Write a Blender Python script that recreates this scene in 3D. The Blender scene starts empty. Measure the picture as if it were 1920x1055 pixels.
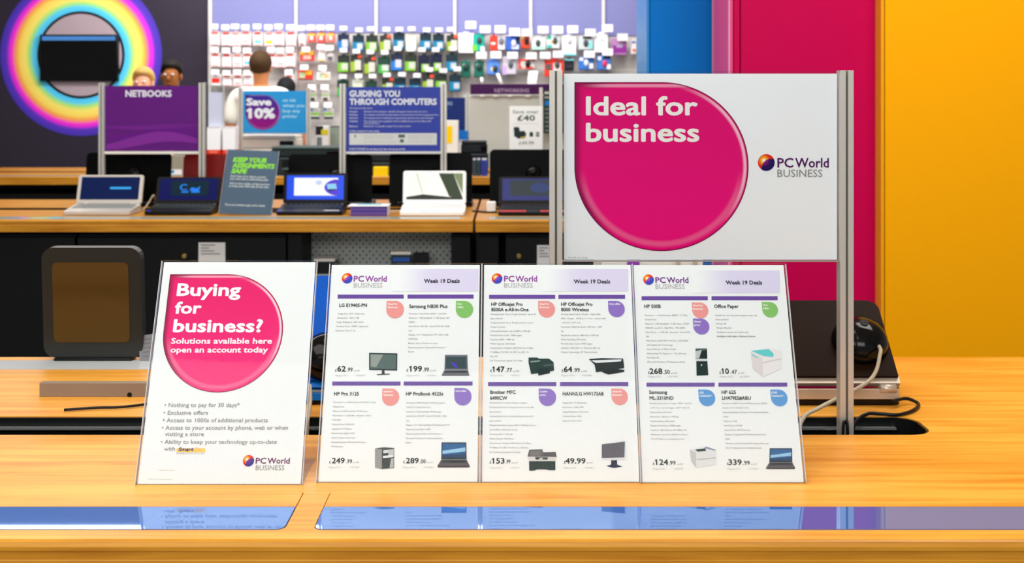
import bpy, bmesh, math, random
from mathutils import Vector, Matrix
from mathutils.geometry import tessellate_polygon

random.seed(7)
SC = bpy.context.scene
COL = SC.collection

# ------------------------------------------------------------------ camera, world, lights, exposure
F, CX, HY, CZ = 2350.0, 960.0, 180.0, 1.405      # focal length in pixels, principal point, eye height
cam_d = bpy.data.cameras.new('camera')
cam = bpy.data.objects.new('camera', cam_d)
COL.objects.link(cam)
cam.location = (0, 0, CZ)
cam.rotation_euler = (math.pi / 2, 0, 0)
cam_d.sensor_width = 36.0
cam_d.lens = 36.0 * F / 1920.0
cam_d.shift_y = -(527.5 - HY) / 1920.0
cam_d.clip_start, cam_d.clip_end = 0.05, 60
cam_d.dof.use_dof = True
cam_d.dof.focus_distance = 1.74
cam_d.dof.aperture_fstop = 10.0
SC.camera = cam

world = bpy.data.worlds.new('world')
SC.world = world
world.use_nodes = True
world.node_tree.nodes['Background'].inputs[0].default_value = (0.97, 0.98, 1.0, 1)
world.node_tree.nodes['Background'].inputs[1].default_value = 0.40

def area(name, loc, target, sx, sy, power, color=(1, 0.98, 0.955)):
    d = bpy.data.lights.new(name, 'AREA')
    d.shape = 'RECTANGLE'
    d.size, d.size_y, d.energy, d.color = sx, sy, power, color
    o = bpy.data.objects.new(name, d)
    COL.objects.link(o)
    o.location = loc
    o.rotation_euler = (Vector(target) - Vector(loc)).to_track_quat('-Z', 'Y').to_euler()
    return o

area('ceiling_panel_light_counter', (-0.9, 1.1, 3.0), (-0.9, 1.1, 0), 2.4, 1.6, 44)
area('added_front_light', (-0.5, -1.3, 2.9), (-0.3, 1.7, 1.0), 3.4, 1.4, 98)  # unseen light added behind the camera to brighten sheets and signs
area('ceiling_panel_light_aisle', (-1.2, 4.6, 3.0), (-1.2, 4.9, 0), 3.4, 1.0, 62)
area('ceiling_panel_light_bench', (-1.2, 7.2, 3.0), (-1.2, 7.4, 0), 4.0, 1.0, 90)
area('added_wall_light', (-1.1, 9.0, 3.0), (-1.1, 10.6, 1.5), 4.6, 0.5, 120, (1, 0.95, 0.95))  # unseen light added to brighten the back wall
area('ceiling_panel_light_columns', (1.3, 2.6, 3.0), (1.3, 3.6, 0.9), 1.2, 1.0, 36)

vs = SC.view_settings
vs.view_transform = 'Standard'
vs.look = 'None'
vs.exposure = 0.0
vs.gamma = 1.0
vs.use_curve_mapping = False

# ------------------------------------------------------------------ helpers
def lin(c):
    c = c / 255.0
    return c / 12.92 if c <= 0.04045 else ((c + 0.055) / 1.055) ** 2.4

def rgb(c):
    return (lin(c[0]), lin(c[1]), lin(c[2]), 1)

_M = {}
def mat(name, c=(200, 200, 200), rough=0.5, metal=0.0, emit=0.0, ior=None, vary=0.0, coat=0.0, spec=0.22):
    if name in _M:
        return _M[name]
    m = bpy.data.materials.new(name)
    m.use_nodes = True
    nt = m.node_tree
    b = nt.nodes['Principled BSDF']
    b.inputs['Base Color'].default_value = rgb(c)
    b.inputs['Roughness'].default_value = rough
    b.inputs['Metallic'].default_value = metal
    if not metal and not ior: b.inputs['Specular IOR Level'].default_value = spec
    if ior: b.inputs['IOR'].default_value = ior
    if coat:
        b.inputs['Coat Weight'].default_value = coat
        b.inputs['Coat Roughness'].default_value = 0.05
    if emit:                                         # a lit screen: black glass that gives off light
        b.inputs['Base Color'].default_value = (.002, .002, .003, 1)
        b.inputs['Emission Color'].default_value = rgb(c)
        b.inputs['Emission Strength'].default_value = emit
    if vary:                                         # a little uneven sheen
        tc = nt.nodes.new('ShaderNodeTexCoord')
        n = nt.nodes.new('ShaderNodeTexNoise'); n.inputs['Scale'].default_value = 14
        mr = nt.nodes.new('ShaderNodeMapRange')
        mr.inputs['To Min'].default_value = max(0.02, rough - vary); mr.inputs['To Max'].default_value = min(1, rough + vary)
        nt.links.new(tc.outputs['Object'], n.inputs['Vector'])
        nt.links.new(n.outputs['Fac'], mr.inputs['Value'])
        nt.links.new(mr.outputs['Result'], b.inputs['Roughness'])
    _M[name] = m
    return m

def ink(c):                                          # flat printed ink
    return mat('ink_%02x%02x%02x' % tuple(int(v) for v in c), c, 0.55, spec=0.08)

def wood(name, light, dark, rough=0.38, scale=1.0):
    m = bpy.data.materials.new(name); m.use_nodes = True
    nt = m.node_tree; b = nt.nodes['Principled BSDF']
    tc = nt.nodes.new('ShaderNodeTexCoord')
    mp = nt.nodes.new('ShaderNodeMapping'); mp.inputs['Scale'].default_value = (1.6 * scale, 38 * scale, 38 * scale)
    n = nt.nodes.new('ShaderNodeTexNoise'); n.inputs['Scale'].default_value = 1.6; n.inputs['Detail'].default_value = 7; n.inputs['Roughness'].default_value = 0.62; n.inputs['Distortion'].default_value = 0.6
    mp2 = nt.nodes.new('ShaderNodeMapping'); mp2.inputs['Scale'].default_value = (3 * scale, 9 * scale, 9 * scale)
    n2 = nt.nodes.new('ShaderNodeTexNoise'); n2.inputs['Scale'].default_value = 1.3; n2.inputs['Detail'].default_value = 3
    add = nt.nodes.new('ShaderNodeMath'); add.operation = 'ADD'
    mul = nt.nodes.new('ShaderNodeMath'); mul.operation = 'MULTIPLY'; mul.inputs[1].default_value = 0.55
    r = nt.nodes.new('ShaderNodeValToRGB')
    r.color_ramp.elements[0].position, r.color_ramp.elements[0].color = 0.55, rgb(dark)
    r.color_ramp.elements[1].position, r.color_ramp.elements[1].color = 0.92, rgb(light)
    L = nt.links.new
    L(tc.outputs['Object'], mp.inputs[0]); L(tc.outputs['Object'], mp2.inputs[0])
    L(mp.outputs[0], n.inputs['Vector']); L(mp2.outputs[0], n2.inputs['Vector'])
    L(n2.outputs['Fac'], mul.inputs[0]); L(n.outputs['Fac'], add.inputs[0]); L(mul.outputs[0], add.inputs[1])
    L(add.outputs[0], r.inputs['Fac']); L(r.outputs['Color'], b.inputs['Base Color'])
    b.inputs['Roughness'].default_value = rough; b.inputs['Specular IOR Level'].default_value = 0.3
    bp = nt.nodes.new('ShaderNodeBump'); bp.inputs['Strength'].default_value = 0.05
    L(n.outputs['Fac'], bp.inputs['Height']); L(bp.outputs[0], b.inputs['Normal'])
    return m

def clear_sheet(name, tint=(250, 252, 252), refl=0.14, ior=1.45):
    """thin clear acrylic: see-through with a Fresnel reflection"""
    m = bpy.data.materials.new(name); m.use_nodes = True
    nt = m.node_tree; nt.nodes.clear()
    out = nt.nodes.new('ShaderNodeOutputMaterial')
    tr = nt.nodes.new('ShaderNodeBsdfTransparent'); tr.inputs[0].default_value = rgb(tint)
    gl = nt.nodes.new('ShaderNodeBsdfGlossy'); gl.inputs['Roughness'].default_value = 0.03
    fr = nt.nodes.new('ShaderNodeFresnel'); fr.inputs['IOR'].default_value = ior
    mu = nt.nodes.new('ShaderNodeMath'); mu.operation = 'MULTIPLY'; mu.inputs[1].default_value = refl
    mx = nt.nodes.new('ShaderNodeMixShader')
    nt.links.new(fr.outputs[0], mu.inputs[0]); nt.links.new(mu.outputs[0], mx.inputs[0])
    nt.links.new(tr.outputs[0], mx.inputs[1]); nt.links.new(gl.outputs[0], mx.inputs[2])
    nt.links.new(mx.outputs[0], out.inputs[0])
    return m

def at(px, py, d):
    """the point at depth d seen at photograph pixel (px, py)"""
    return Vector(((px - CX) * d / F, d, CZ - (py - HY) * d / F))

def X(px, d): return (px - CX) * d / F
def Z(py, d): return CZ - (py - HY) * d / F

class B:
    """collects shapes into one bmesh"""
    def __init__(s): s.bm = bmesh.new(); s.mats = []
    def mi(s, m):
        if m not in s.mats: s.mats.append(m)
        return s.mats.index(m)
    def box(s, x0, x1, y0, y1, z0, z1, m, bev=0.0, seg=2):
        i = s.mi(m)
        r = bmesh.ops.create_cube(s.bm, size=1, matrix=Matrix.Translation(((x0+x1)/2, (y0+y1)/2, (z0+z1)/2)) @ Matrix.Diagonal((abs(x1-x0), abs(y1-y0), abs(z1-z0), 1)))
        fs = {f for v in r['verts'] for f in v.link_faces}
        for f in fs: f.material_index = i
        if bev:
            es = list({e for v in r['verts'] for e in v.link_edges})
            o = bmesh.ops.bevel(s.bm, geom=es, offset=bev, segments=seg, affect='EDGES', profile=0.5)
            for f in o['faces']: f.material_index = i; f.smooth = True
        return s
    def poly(s, pts, m):
        vs_ = [s.bm.verts.new(p) for p in pts]
        f = s.bm.faces.new(vs_); f.material_index = s.mi(m); return f
    def prism(s, outline, z0, z1, m, axis='z', holes=(), smooth=False):
        """extrude a 2-D outline (with holes) between two heights along an axis"""
        i = s.mi(m)
        def P(u, v, w): return {'z': (u, v, w), 'y': (u, w, v), 'x': (w, u, v)}[axis]
        loops = [outline] + list(holes)
        allv = []; edges = []
        for lp in loops:
            lo = [s.bm.verts.new(P(u, v, z0)) for u, v in lp]
            hi = [s.bm.verts.new(P(u, v, z1)) for u, v in lp]
            allv.append((lo, hi))
            n = len(lp)
            for k in range(n):
                f = s.bm.faces.new((lo[k], lo[(k+1) % n], hi[(k+1) % n], hi[k])); f.material_index = i; f.smooth = smooth
        for side in (0, 1):
            es = []
            for pair in allv:
                vs_ = pair[side]
            if len(loops) == 1:
                f = s.bm.faces.new(allv[0][side]); f.material_index = i
            else:
                flat = [v for pair in allv for v in pair[side]]
                tris = tessellate_polygon([[Vector((u, v, 0)) for u, v in lp] for lp in loops])
                for tr in tris:
                    f = s.bm.faces.new([flat[k] for k in tr]); f.material_index = i
        return s
    def tube(s, pts, r, m, n=8, cap=True):
        i = s.mi(m); pts = [Vector(p) for p in pts]
        rs = r if isinstance(r, (list, tuple)) else [r] * len(pts)
        rings = []; up = Vector((0, 0, 1))
        for k, p in enumerate(pts):
            t = (pts[min(k+1, len(pts)-1)] - pts[max(k-1, 0)]).normalized()
            a = t.cross(up)
            if a.length < 1e-3: a = t.cross(Vector((1, 0, 0)))
            a.normalize(); b = t.cross(a)
            rings.append([s.bm.verts.new(p + rs[k] * (a * math.cos(2*math.pi*j/n) + b * math.sin(2*math.pi*j/n))) for j in range(n)])
        for a, b in zip(rings, rings[1:]):
            for j in range(n):
                f = s.bm.faces.new((a[j], a[(j+1) % n], b[(j+1) % n], b[j])); f.material_index = i; f.smooth = True
        if cap:
            for rg in (rings[0], rings[-1]):
                f = s.bm.faces.new(rg); f.material_index = i
        return s
    def ball(s, c, rx, ry, rz, m, u=16, v=10, mtx=None, keep=None):
        i = s.mi(m)
        r = bmesh.ops.create_uvsphere(s.bm, u_segments=u, v_segments=v, radius=1, matrix=Matrix.Translation(c) @ (mtx or Matrix.Identity(4)) @ Matrix.Diagonal((rx, ry, rz, 1)))
        for f in {f for w in r['verts'] for f in w.link_faces}: f.material_index = i; f.smooth = True
        return s
    def build(s, name, parent=None):
        bmesh.ops.recalc_face_normals(s.bm, faces=s.bm.faces)
        me = bpy.data.meshes.new(name); s.bm.to_mesh(me); s.bm.free()
        for m in s.mats: me.materials.append(m)
        o = bpy.data.objects.new(name, me); COL.objects.link(o)
        if parent: o.parent = parent
        return o

def tag(o, label=None, cat=None, group=None, kind=None):
    if label: o['label'] = label
    if cat: o['category'] = cat
    if group: o['group'] = group
    if kind: o['kind'] = kind
    return o

def thing(name, label, cat, loc=(0, 0, 0), rz=0.0, group=None):
    o = bpy.data.objects.new(name, None); COL.objects.link(o)
    o.empty_display_size = 0.05
    o.location = loc; o.rotation_euler = (0, 0, rz)
    return tag(o, label, cat, group)

def smooth_path(pts, n=6):
    """Catmull-Rom through the points"""
    P = [Vector(p) for p in pts]; P = [2*P[0]-P[1]] + P + [2*P[-1]-P[-2]]
    out = []
    for i in range(1, len(P)-2):
        for k in range(n):
            t = k / n; a, b, c, d = P[i-1], P[i], P[i+1], P[i+2]
            out.append(0.5*((2*b)+(c-a)*t+(2*a-5*b+4*c-d)*t*t+(3*b-a-3*c+d)*t**3))
    out.append(P[-2]); return out

def round_rect(x0, x1, y0, y1, r, n=5, corners=(1, 1, 1, 1)):
    """outline; corners: lower-left, lower-right, upper-right, upper-left rounded or not"""
    pts = []
    for k, (cx, cy, a0) in enumerate(((x0, y0, 180), (x1, y0, 270), (x1, y1, 0), (x0, y1, 90))):
        if not corners[k]: pts.append((cx, cy)); continue
        ox = cx + (r if cx == x0 else -r); oy = cy + (r if cy == y0 else -r)
        for j in range(n+1):
            a = math.radians(a0 + 90*j/n); pts.append((ox + r*math.cos(a), oy + r*math.sin(a)))
    return pts

# ---- lettering -----------------------------------------------------------------------------------
_T = {}
def raw_span(txt):
    c = bpy.data.curves.new('lettering', 'FONT'); c.body = txt
    o = bpy.data.objects.new('lettering', c); me = bpy.data.meshes.new_from_object(o)
    xs = [v.co.x for v in me.vertices]
    bpy.data.objects.remove(o); bpy.data.meshes.remove(me); bpy.data.curves.remove(c)
    return min(xs), max(xs)
_H = raw_span('H'); ONE_LEFT = raw_span('1')
def advance(prefix):
    """where the pen stands after a run of letters"""
    return raw_span(prefix + 'H')[0] - _H[0] if prefix else 0.0
CAP = 0.682
def glyphs(txt, bold=0.0, shear=0.0, res=2):
    k = (txt, bold, shear, res)
    if k not in _T:
        c = bpy.data.curves.new('lettering', 'FONT'); c.body = txt; c.shear = shear; c.resolution_u = res
        o = bpy.data.objects.new('lettering', c)
        me = bpy.data.meshes.new_from_object(o)
        vs_ = [(v.co.x, v.co.y) for v in me.vertices]; fs = [tuple(p.vertices) for p in me.polygons]
        bpy.data.objects.remove(o); bpy.data.meshes.remove(me); bpy.data.curves.remove(c)
        for i, ch in enumerate(txt):                        # give each numeral one its flag
            if ch == '1':
                xl = advance(txt[:i]) + ONE_LEFT[0]
                n = len(vs_); vs_ += [(xl + .004, .672), (xl - .125, .555), (xl - .125, .475), (xl + .004, .58)]; fs.append((n, n+1, n+2, n+3))
        if bold:                                            # heavier strokes: the letter laid over itself, nudged all round
            k_ = 8 if bold >= .03 else 5; v0, f0 = vs_, fs; vs_, fs = list(v0), list(f0)
            for j in range(k_):
                a = 2*math.pi*(j+.5)/k_; n = len(vs_)
                vs_ += [(x+bold*math.cos(a), y+bold*math.sin(a)) for x, y in v0]; fs += [tuple(n+q for q in f) for f in f0]
        x0 = min(v[0] for v in vs_); x1 = max(v[0] for v in vs_)
        _T[k] = (vs_, fs, x0, x1, len(v0) if bold else len(vs_))
    return _T[k]

LV = 0.00012
class Print:
    """print on a flat sheet; positions are read off the photograph and carried back onto the sheet's own plane"""
    def __init__(s, sheet, W, front=0.0004):
        s.sheet, s.W, s.inv, s.front = sheet, W, W.inverted(), front
        s.o = s.inv @ Vector((0, 0, CZ)); s.subs = {}
    def loc(s, px, py):
        d = s.inv.to_3x3() @ Vector(((px-CX)/F, 1, -(py-HY)/F))
        p = s.o + d * ((s.front - s.o.z) / d.z)
        return (p.x, p.y)
    def sub(s, name):
        if name not in s.subs: s.subs[name] = B()
        return s.subs[name]
    def text(s, name, txt, x0, yb, x1=None, cap=None, c=(255, 255, 255), bold=0.0, lv=3, shear=0.0, res=2):
        vs_, fs, u0, u1, n1 = glyphs(txt, bold, shear, res)
        p = s.loc(x0, yb)
        sx = sy = None
        if x1 is not None: sx = (s.loc(x1, yb)[0] - p[0]) / (u1 - u0)
        if cap is not None: sy = (s.loc(x0, yb-cap)[1] - p[1]) / (CAP + 2*bold)
        sx = sx or sy; sy = sy or sx
        b = s.sub(name); i = b.mi(ink(c)); z = s.front + lv*LV
        vv = [b.bm.verts.new((p[0] + (x-u0)*sx, p[1] + y*sy, z + (k_//n1)*LV*.11)) for k_, (x, y) in enumerate(vs_)]
        for f in fs:
            try: b.bm.faces.new([vv[k] for k in f]).material_index = i
            except ValueError: pass
    def poly(s, name, pts, c, lv=1, local=False):
        m = c if not isinstance(c, tuple) else ink(c)
        q = pts if local else [s.loc(*p) for p in pts]
        s.sub(name).poly([(x, y, s.front + lv*LV) for x, y in q], m)
    def rect(s, name, x0, x1, y0, y1, c, lv=1):
        s.poly(name, [(x0, y1), (x1, y1), (x1, y0), (x0, y0)], c, lv)
    def drop_pts(s, cx, cy, r, n=40, k=1.0, dx=0.0, dy=0.0):
        """teardrop: a disc with a square upper-left corner (sheet coordinates)"""
        pts = [(cx + dx - r*k, cy + dy + r*k)]
        for j in range(n+1):
            a = math.radians(180 + 270*j/n); pts.append((cx + dx + r*k*math.cos(a), cy + dy + r*k*math.sin(a)))
        return pts
    def drop(s, name, x0, x1, y0, y1, c, lv=1):
        a = s.loc(x0, y0); b = s.loc(x1, y1)
        r = (b[0]-a[0])/2; s.poly(name, s.drop_pts(a[0]+r, a[1]-r, r, 24), c, lv, True)
    def flush(s):
        for n, b in s.subs.items(): b.build(n, s.sheet)
        s.subs = {}

def uv_disc(print_, name, cx, cy, r, material, lv, pts):
    """a printed patch whose UVs run -1..1 about its centre, so its printed shading can be drawn by the material"""
    b = B(); f = b.poly([(x, y, print_.front + lv*LV) for x, y in pts], material)
    uv = b.bm.loops.layers.uv.new('print')
    for l in f.loops: l[uv].uv = ((l.vert.co.x-cx)/r, (l.vert.co.y-cy)/r)
    bmesh.ops.triangulate(b.bm, faces=b.bm.faces)
    return b.build(name, print_.sheet)

def mnode(nt, op, a, b=None, clamp=False):
    n = nt.nodes.new('ShaderNodeMath'); n.operation = op; n.use_clamp = clamp
    for k, v in enumerate((a, b)):
        if v is None: continue
        if isinstance(v, (int, float)): n.inputs[k].default_value = v
        else: nt.links.new(v, n.inputs[k])
    return n.outputs[0]

def sstep(nt, v, a, b):
    n = nt.nodes.new('ShaderNodeMapRange'); n.interpolation_type = 'SMOOTHSTEP'
    n.inputs['From Min'].default_value = a; n.inputs['From Max'].default_value = b
    nt.links.new(v, n.inputs['Value']); return n.outputs['Result']

def mixc(nt, f, a, b):
    n = nt.nodes.new('ShaderNodeMix'); n.data_type = 'RGBA'
    nt.links.new(f, n.inputs['Factor'])
    for k, v in ((6, a), (7, b)):
        if isinstance(v, tuple): n.inputs[k].default_value = rgb(v)
        else: nt.links.new(v, n.inputs[k])
    return n.outputs[2]

def drop_ink(name, base, lighter, dark, pale):
    """printed artwork of a glossy-looking drop: dark outline, dark left rim, pale right rim"""
    m = bpy.data.materials.new(name); m.use_nodes = True; nt = m.node_tree; b = nt.nodes['Principled BSDF']
    u = nt.nodes.new('ShaderNodeUVMap'); u.uv_map = 'print'
    sp = nt.nodes.new('ShaderNodeSeparateXYZ'); nt.links.new(u.outputs[0], sp.inputs[0])
    x, y = sp.outputs[0], sp.outputs[1]
    rad = mnode(nt, 'SQRT', mnode(nt, 'ADD', mnode(nt, 'MULTIPLY', x, x), mnode(nt, 'MULTIPLY', y, y)))
    box = mnode(nt, 'MAXIMUM', mnode(nt, 'ABSOLUTE', x), mnode(nt, 'ABSOLUTE', y))
    corner = mnode(nt, 'MULTIPLY', mnode(nt, 'LESS_THAN', x, 0.0), mnode(nt, 'GREATER_THAN', y, 0.0))
    s_ = mnode(nt, 'ADD', mnode(nt, 'MULTIPLY', corner, box), mnode(nt, 'MULTIPLY', mnode(nt, 'SUBTRACT', 1.0, corner), rad))
    col = mixc(nt, sstep(nt, y, 0.9, -0.9), base, lighter)
    # darker rim on the left
    lf = mnode(nt, 'MULTIPLY', sstep(nt, s_, 0.89, 0.99), sstep(nt, x, -0.45, -0.85))
    col = mixc(nt, mnode(nt, 'MULTIPLY', lf, 0.75), col, dark)
    # soft inner glow lower left
    lo = mnode(nt, 'MULTIPLY', mnode(nt, 'MULTIPLY', sstep(nt, s_, 0.86, 0.91), sstep(nt, s_, 0.97, 0.92)), sstep(nt, y, 0.0, -0.4))
    col = mixc(nt, mnode(nt, 'MULTIPLY', lo, 0.16), col, pale)
    # pale rim on the right and along the top
    right = mnode(nt, 'MULTIPLY', sstep(nt, x, 0.15, 0.75), sstep(nt, y, -0.75, -0.1))
    pr = mnode(nt, 'MULTIPLY', mnode(nt, 'MULTIPLY', sstep(nt, s_, 0.925, 0.962), sstep(nt, s_, 0.985, 0.965)), right)
    col = mixc(nt, mnode(nt, 'MULTIPLY', pr, 0.85), col, pale)
    top = mnode(nt, 'MULTIPLY', mnode(nt, 'MULTIPLY', sstep(nt, y, 0.925, 0.96), sstep(nt, y, 0.985, 0.965)), sstep(nt, x, -0.95, -0.6))
    col = mixc(nt, mnode(nt, 'MULTIPLY', top, 0.5), col, pale)
    edge = sstep(nt, s_, 0.982, 0.99)
    col = mixc(nt, mnode(nt, 'MULTIPLY', edge, 0.85), col, dark)
    nt.links.new(col, b.inputs['Base Color']); b.inputs['Roughness'].default_value = 0.5; b.inputs['Specular IOR Level'].default_value = 0.08
    return m

def globe_ink(name, dark, mid):
    """printed two-tone globe mark: red to yellow flare over a violet half"""
    m = bpy.data.materials.new(name); m.use_nodes = True; nt = m.node_tree; b = nt.nodes['Principled BSDF']
    u = nt.nodes.new('ShaderNodeUVMap'); u.uv_map = 'print'
    sp = nt.nodes.new('ShaderNodeSeparateXYZ'); nt.links.new(u.outputs[0], sp.inputs[0])
    x, y = sp.outputs[0], sp.outputs[1]
    def dist(a, c):
        dx = mnode(nt, 'SUBTRACT', x, a); dy = mnode(nt, 'SUBTRACT', y, c)
        return mnode(nt, 'SQRT', mnode(nt, 'ADD', mnode(nt, 'MULTIPLY', dx, dx), mnode(nt, 'MULTIPLY', dy, dy)))
    fl = dist(-0.28, 0.25)
    hot = mixc(nt, sstep(nt, fl, 0.08, 0.35), (255, 250, 215), (255, 165, 30))
    hot = mixc(nt, sstep(nt, fl, 0.3, 0.75), hot, (226, 40, 26))
    cold = mixc(nt, sstep(nt, fl, 0.05, 0.85), mid, dark)
    side = sstep(nt, dist(0.55, -0.65), 1.10, 1.06)
    nt.links.new(mixc(nt, side, hot, cold), b.inputs['Base Color']); b.inputs['Roughness'].default_value = 0.5; b.inputs['Specular IOR Level'].default_value = 0.08
    return m

# ------------------------------------------------------------------ materials
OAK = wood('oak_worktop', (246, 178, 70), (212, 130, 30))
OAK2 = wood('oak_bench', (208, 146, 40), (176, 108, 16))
ALU = mat('brushed_aluminium', (205, 203, 196), 0.38, 0.55, vary=0.08)
ALU_D = mat('aluminium_groove', (110, 112, 104), 0.5, 0.3)
ACR = clear_sheet('clear_acrylic')
EDGE = mat('frosted_acrylic_edge', (206, 206, 212), 0.4)
PAPER = mat('white_paper', (238, 238, 238), 0.55)
PAPER_G = mat('off_white_paper', (232, 231, 228), 0.55)
BLACK = mat('black_plastic', (7, 7, 8), 0.42, vary=0.08)
BLACK_G = mat('glossy_black_plastic', (10, 10, 12), 0.12)
BLACK_M = mat('matt_black_laminate', (7, 9, 10), 0.6)
WHITE_P = mat('white_plastic', (245, 245, 242), 0.35)
GREY_P = mat('grey_plastic', (150, 152, 150), 0.45)
STEEL = mat('silver_plastic', (214, 208, 198), 0.35, 0.3)
WIRE = mat('zinc_wire', (185, 185, 182), 0.35, 0.6)
GREY_PANEL = mat('light_grey_panel', (192, 198, 192), 0.6)

# ------------------------------------------------------------------ the setting
b = B(); b.box(-7, 5, -3, 11.2, -0.1, 0, mat('grey_vinyl_floor', (150, 146, 140), 0.35)); tag(b.build('floor'), kind='structure')
b = B(); b.box(-7, 5, -3, 11.2, 3.15, 3.25, mat('white_ceiling', (235, 233, 228), 0.8)); tag(b.build('ceiling'), kind='structure')
b = B(); b.box(-7, 5, 10.6, 10.75, 0, 3.15, mat('pale_back_wall', (226, 222, 220), 0.6)); tag(b.build('wall_back'), kind='structure')
b = B(); b.box(4.9, 5, -3, 10.6, 0, 3.15, mat('white_side_wall', (230, 228, 224), 0.7)); tag(b.build('wall_right'), kind='structure')
b = B(); b.box(-7, -6.9, -3, 10.6, 0, 3.15, mat('white_side_wall', (230, 228, 224), 0.7)); tag(b.build('wall_left'), kind='structure')

# peg wall: bays of pale slatted backing with lilac headers and uprights, each bay a thing
DW = 10.55
LILAC = mat('lilac_header_board', (122, 126, 176), 0.5)
BACKING = mat('pale_grey_peg_backing', (196, 192, 188), 0.55)
bay_px = [396, 556, 706, 853, 995, 1131, 1278]
bay_names = ['first', 'second', 'third', 'fourth', 'fifth', 'sixth']
hdr_y = [60, 62, 62, 64, 65, 68]
for k in range(6):
    x0, x1 = X(bay_px[k], DW), X(bay_px[k+1], DW)
    t = thing('peg_wall_bay', 'pale peg wall bay with lilac header board, %s bay right of the dark rainbow panel' % bay_names[k], 'display bay', ((x0+x1)/2, DW, 0), 0, 'peg wall bays along the back')
    w = (x1-x0)/2
    zh = Z(hdr_y[k], DW)
    q = B(); q.box(-w+.013, w-.013, 0, .03, .12, zh, BACKING)
    for j in range(1, 14):                      # slat grooves pressed into the backing
        zz = .12 + (zh-.12)*j/14; q.box(-w+.014, w-.014, -.003, 0, zz-.004, zz+.004, BACKING)
    q.build('backing_panel', t)
    q = B(); q.box(-w+.013, w-.013, -.01, .03, zh+.002, 2.75, LILAC); q.build('header_board', t)
    q = B(); q.box(-w-.013, -w+.012, -.03, .03, 0, 2.8, mat('grey_upright', (212, 210, 206), .4)); q.build('upright', t)
    q = B(); q.box(-w+.013, w-.013, -.25, .03, .02, .118, mat('grey_plinth', (170, 170, 168), .5), .004); q.build('plinth', t)

# dark wall panel with the rainbow ring
xl, xr = X(-330, DW), X(391, DW)
t = thing('rainbow_wall_panel', 'dark violet wall panel printed with a big rainbow ring', 'wall panel', ((xl+xr)/2, DW, 0))
q = B(); q.box(xl-(xl+xr)/2, xr-(xl+xr)/2, 0, .04, .1, 2.9, mat('dark_violet_panel', (48, 43, 56), 0.4)); pan = q.build('panel', t)
q = B(); q.box(xr-(xl+xr)/2+.002, xr-(xl+xr)/2+.022, -.02, .04, 0, 2.9, mat('white_trim', (236, 234, 228), .5)); q.build('edge_trim', t)
rc = at(152, 103, DW) - Vector(((xl+xr)/2, DW, 0))
def ring_pts(r0, r1, n=72):
    return [[(rc.x+r*math.cos(2*math.pi*j/n), 0, rc.z+r*math.sin(2*math.pi*j/n)) for j in range(n)] for r in (r0, r1)]
bm_ = DW/F
ringm = bpy.data.materials.new('rainbow_print'); ringm.use_nodes = True
nt = ringm.node_tree; bs = nt.nodes['Principled BSDF']
tc = nt.nodes.new('ShaderNodeTexCoord'); sp = nt.nodes.new('ShaderNodeSeparateXYZ'); nt.links.new(tc.outputs['Object'], sp.inputs[0])
dx = mnode(nt, 'SUBTRACT', sp.outputs[0], rc.x); dz = mnode(nt, 'SUBTRACT', sp.outputs[2], rc.z)
rr = mnode(nt, 'SQRT', mnode(nt, 'ADD', mnode(nt, 'MULTIPLY', dx, dx), mnode(nt, 'MULTIPLY', dz, dz)))
mr = nt.nodes.new('ShaderNodeMapRange'); mr.inputs['From Min'].default_value = 82*bm_; mr.inputs['From Max'].default_value = 152*bm_
nt.links.new(rr, mr.inputs['Value'])
cr = nt.nodes.new('ShaderNodeValToRGB'); ce = cr.color_ramp.elements
stops = [(0, (70, 200, 250)), (.12, (90, 215, 250)), (.2, (160, 235, 130)), (.32, (255, 236, 110)), (.46, (255, 225, 95)), (.58, (255, 160, 80)), (.68, (255, 45, 215)), (.74, (230, 35, 225)), (.82, (90, 45, 200)), (1, (58, 42, 170))]
ce[0].position, ce[0].color = stops[0][0], rgb(stops[0][1]); ce[1].position, ce[1].color = stops[-1][0], rgb(stops[-1][1])
for p_, c_ in stops[1:-1]: e = ce.new(p_); e.color = rgb(c_)
nt.links.new(mr.outputs[0], cr.inputs['Fac']); nt.links.new(cr.outputs[0], bs.inputs['Base Color']); bs.inputs['Roughness'].default_value = .5
q = B(); a_, c_ = ring_pts(82*bm_, 152*bm_)
va = [q.bm.verts.new((p[0], -.002, p[2])) for p in a_]; vc = [q.bm.verts.new((p[0], -.002, p[2])) for p in c_]; q.mi(ringm)
for j in range(72): q.bm.faces.new((va[j], va[(j+1) % 72], vc[(j+1) % 72], vc[j]))
q.build('rainbow_ring', t)
def disc(q, cx, cz, r, y, m, n=48): q.poly([(cx+r*math.cos(2*math.pi*j/n), y, cz+r*math.sin(2*math.pi*j/n)) for j in range(n)], m)
q = B(); disc(q, rc.x, rc.z, 81*bm_, -.002, mat('black_disc_print', (30, 28, 34), .4)); disc(q, rc.x, rc.z, 77*bm_, -.0025, mat('silver_ring_print', (176, 160, 168), .4)); q.build('disc', t)
q = B(); q.box(rc.x-.33, rc.x+.325, -.05, -.004, rc.z-.22, rc.z+.17, BLACK_G, .006); q.box(rc.x-.31, rc.x+.305, -.052, -.05, rc.z+.12, rc.z+.155, mat('lit_blue_strip', (90, 160, 240), .4, emit=.7)); q.build('wall_screen', t)

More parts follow.
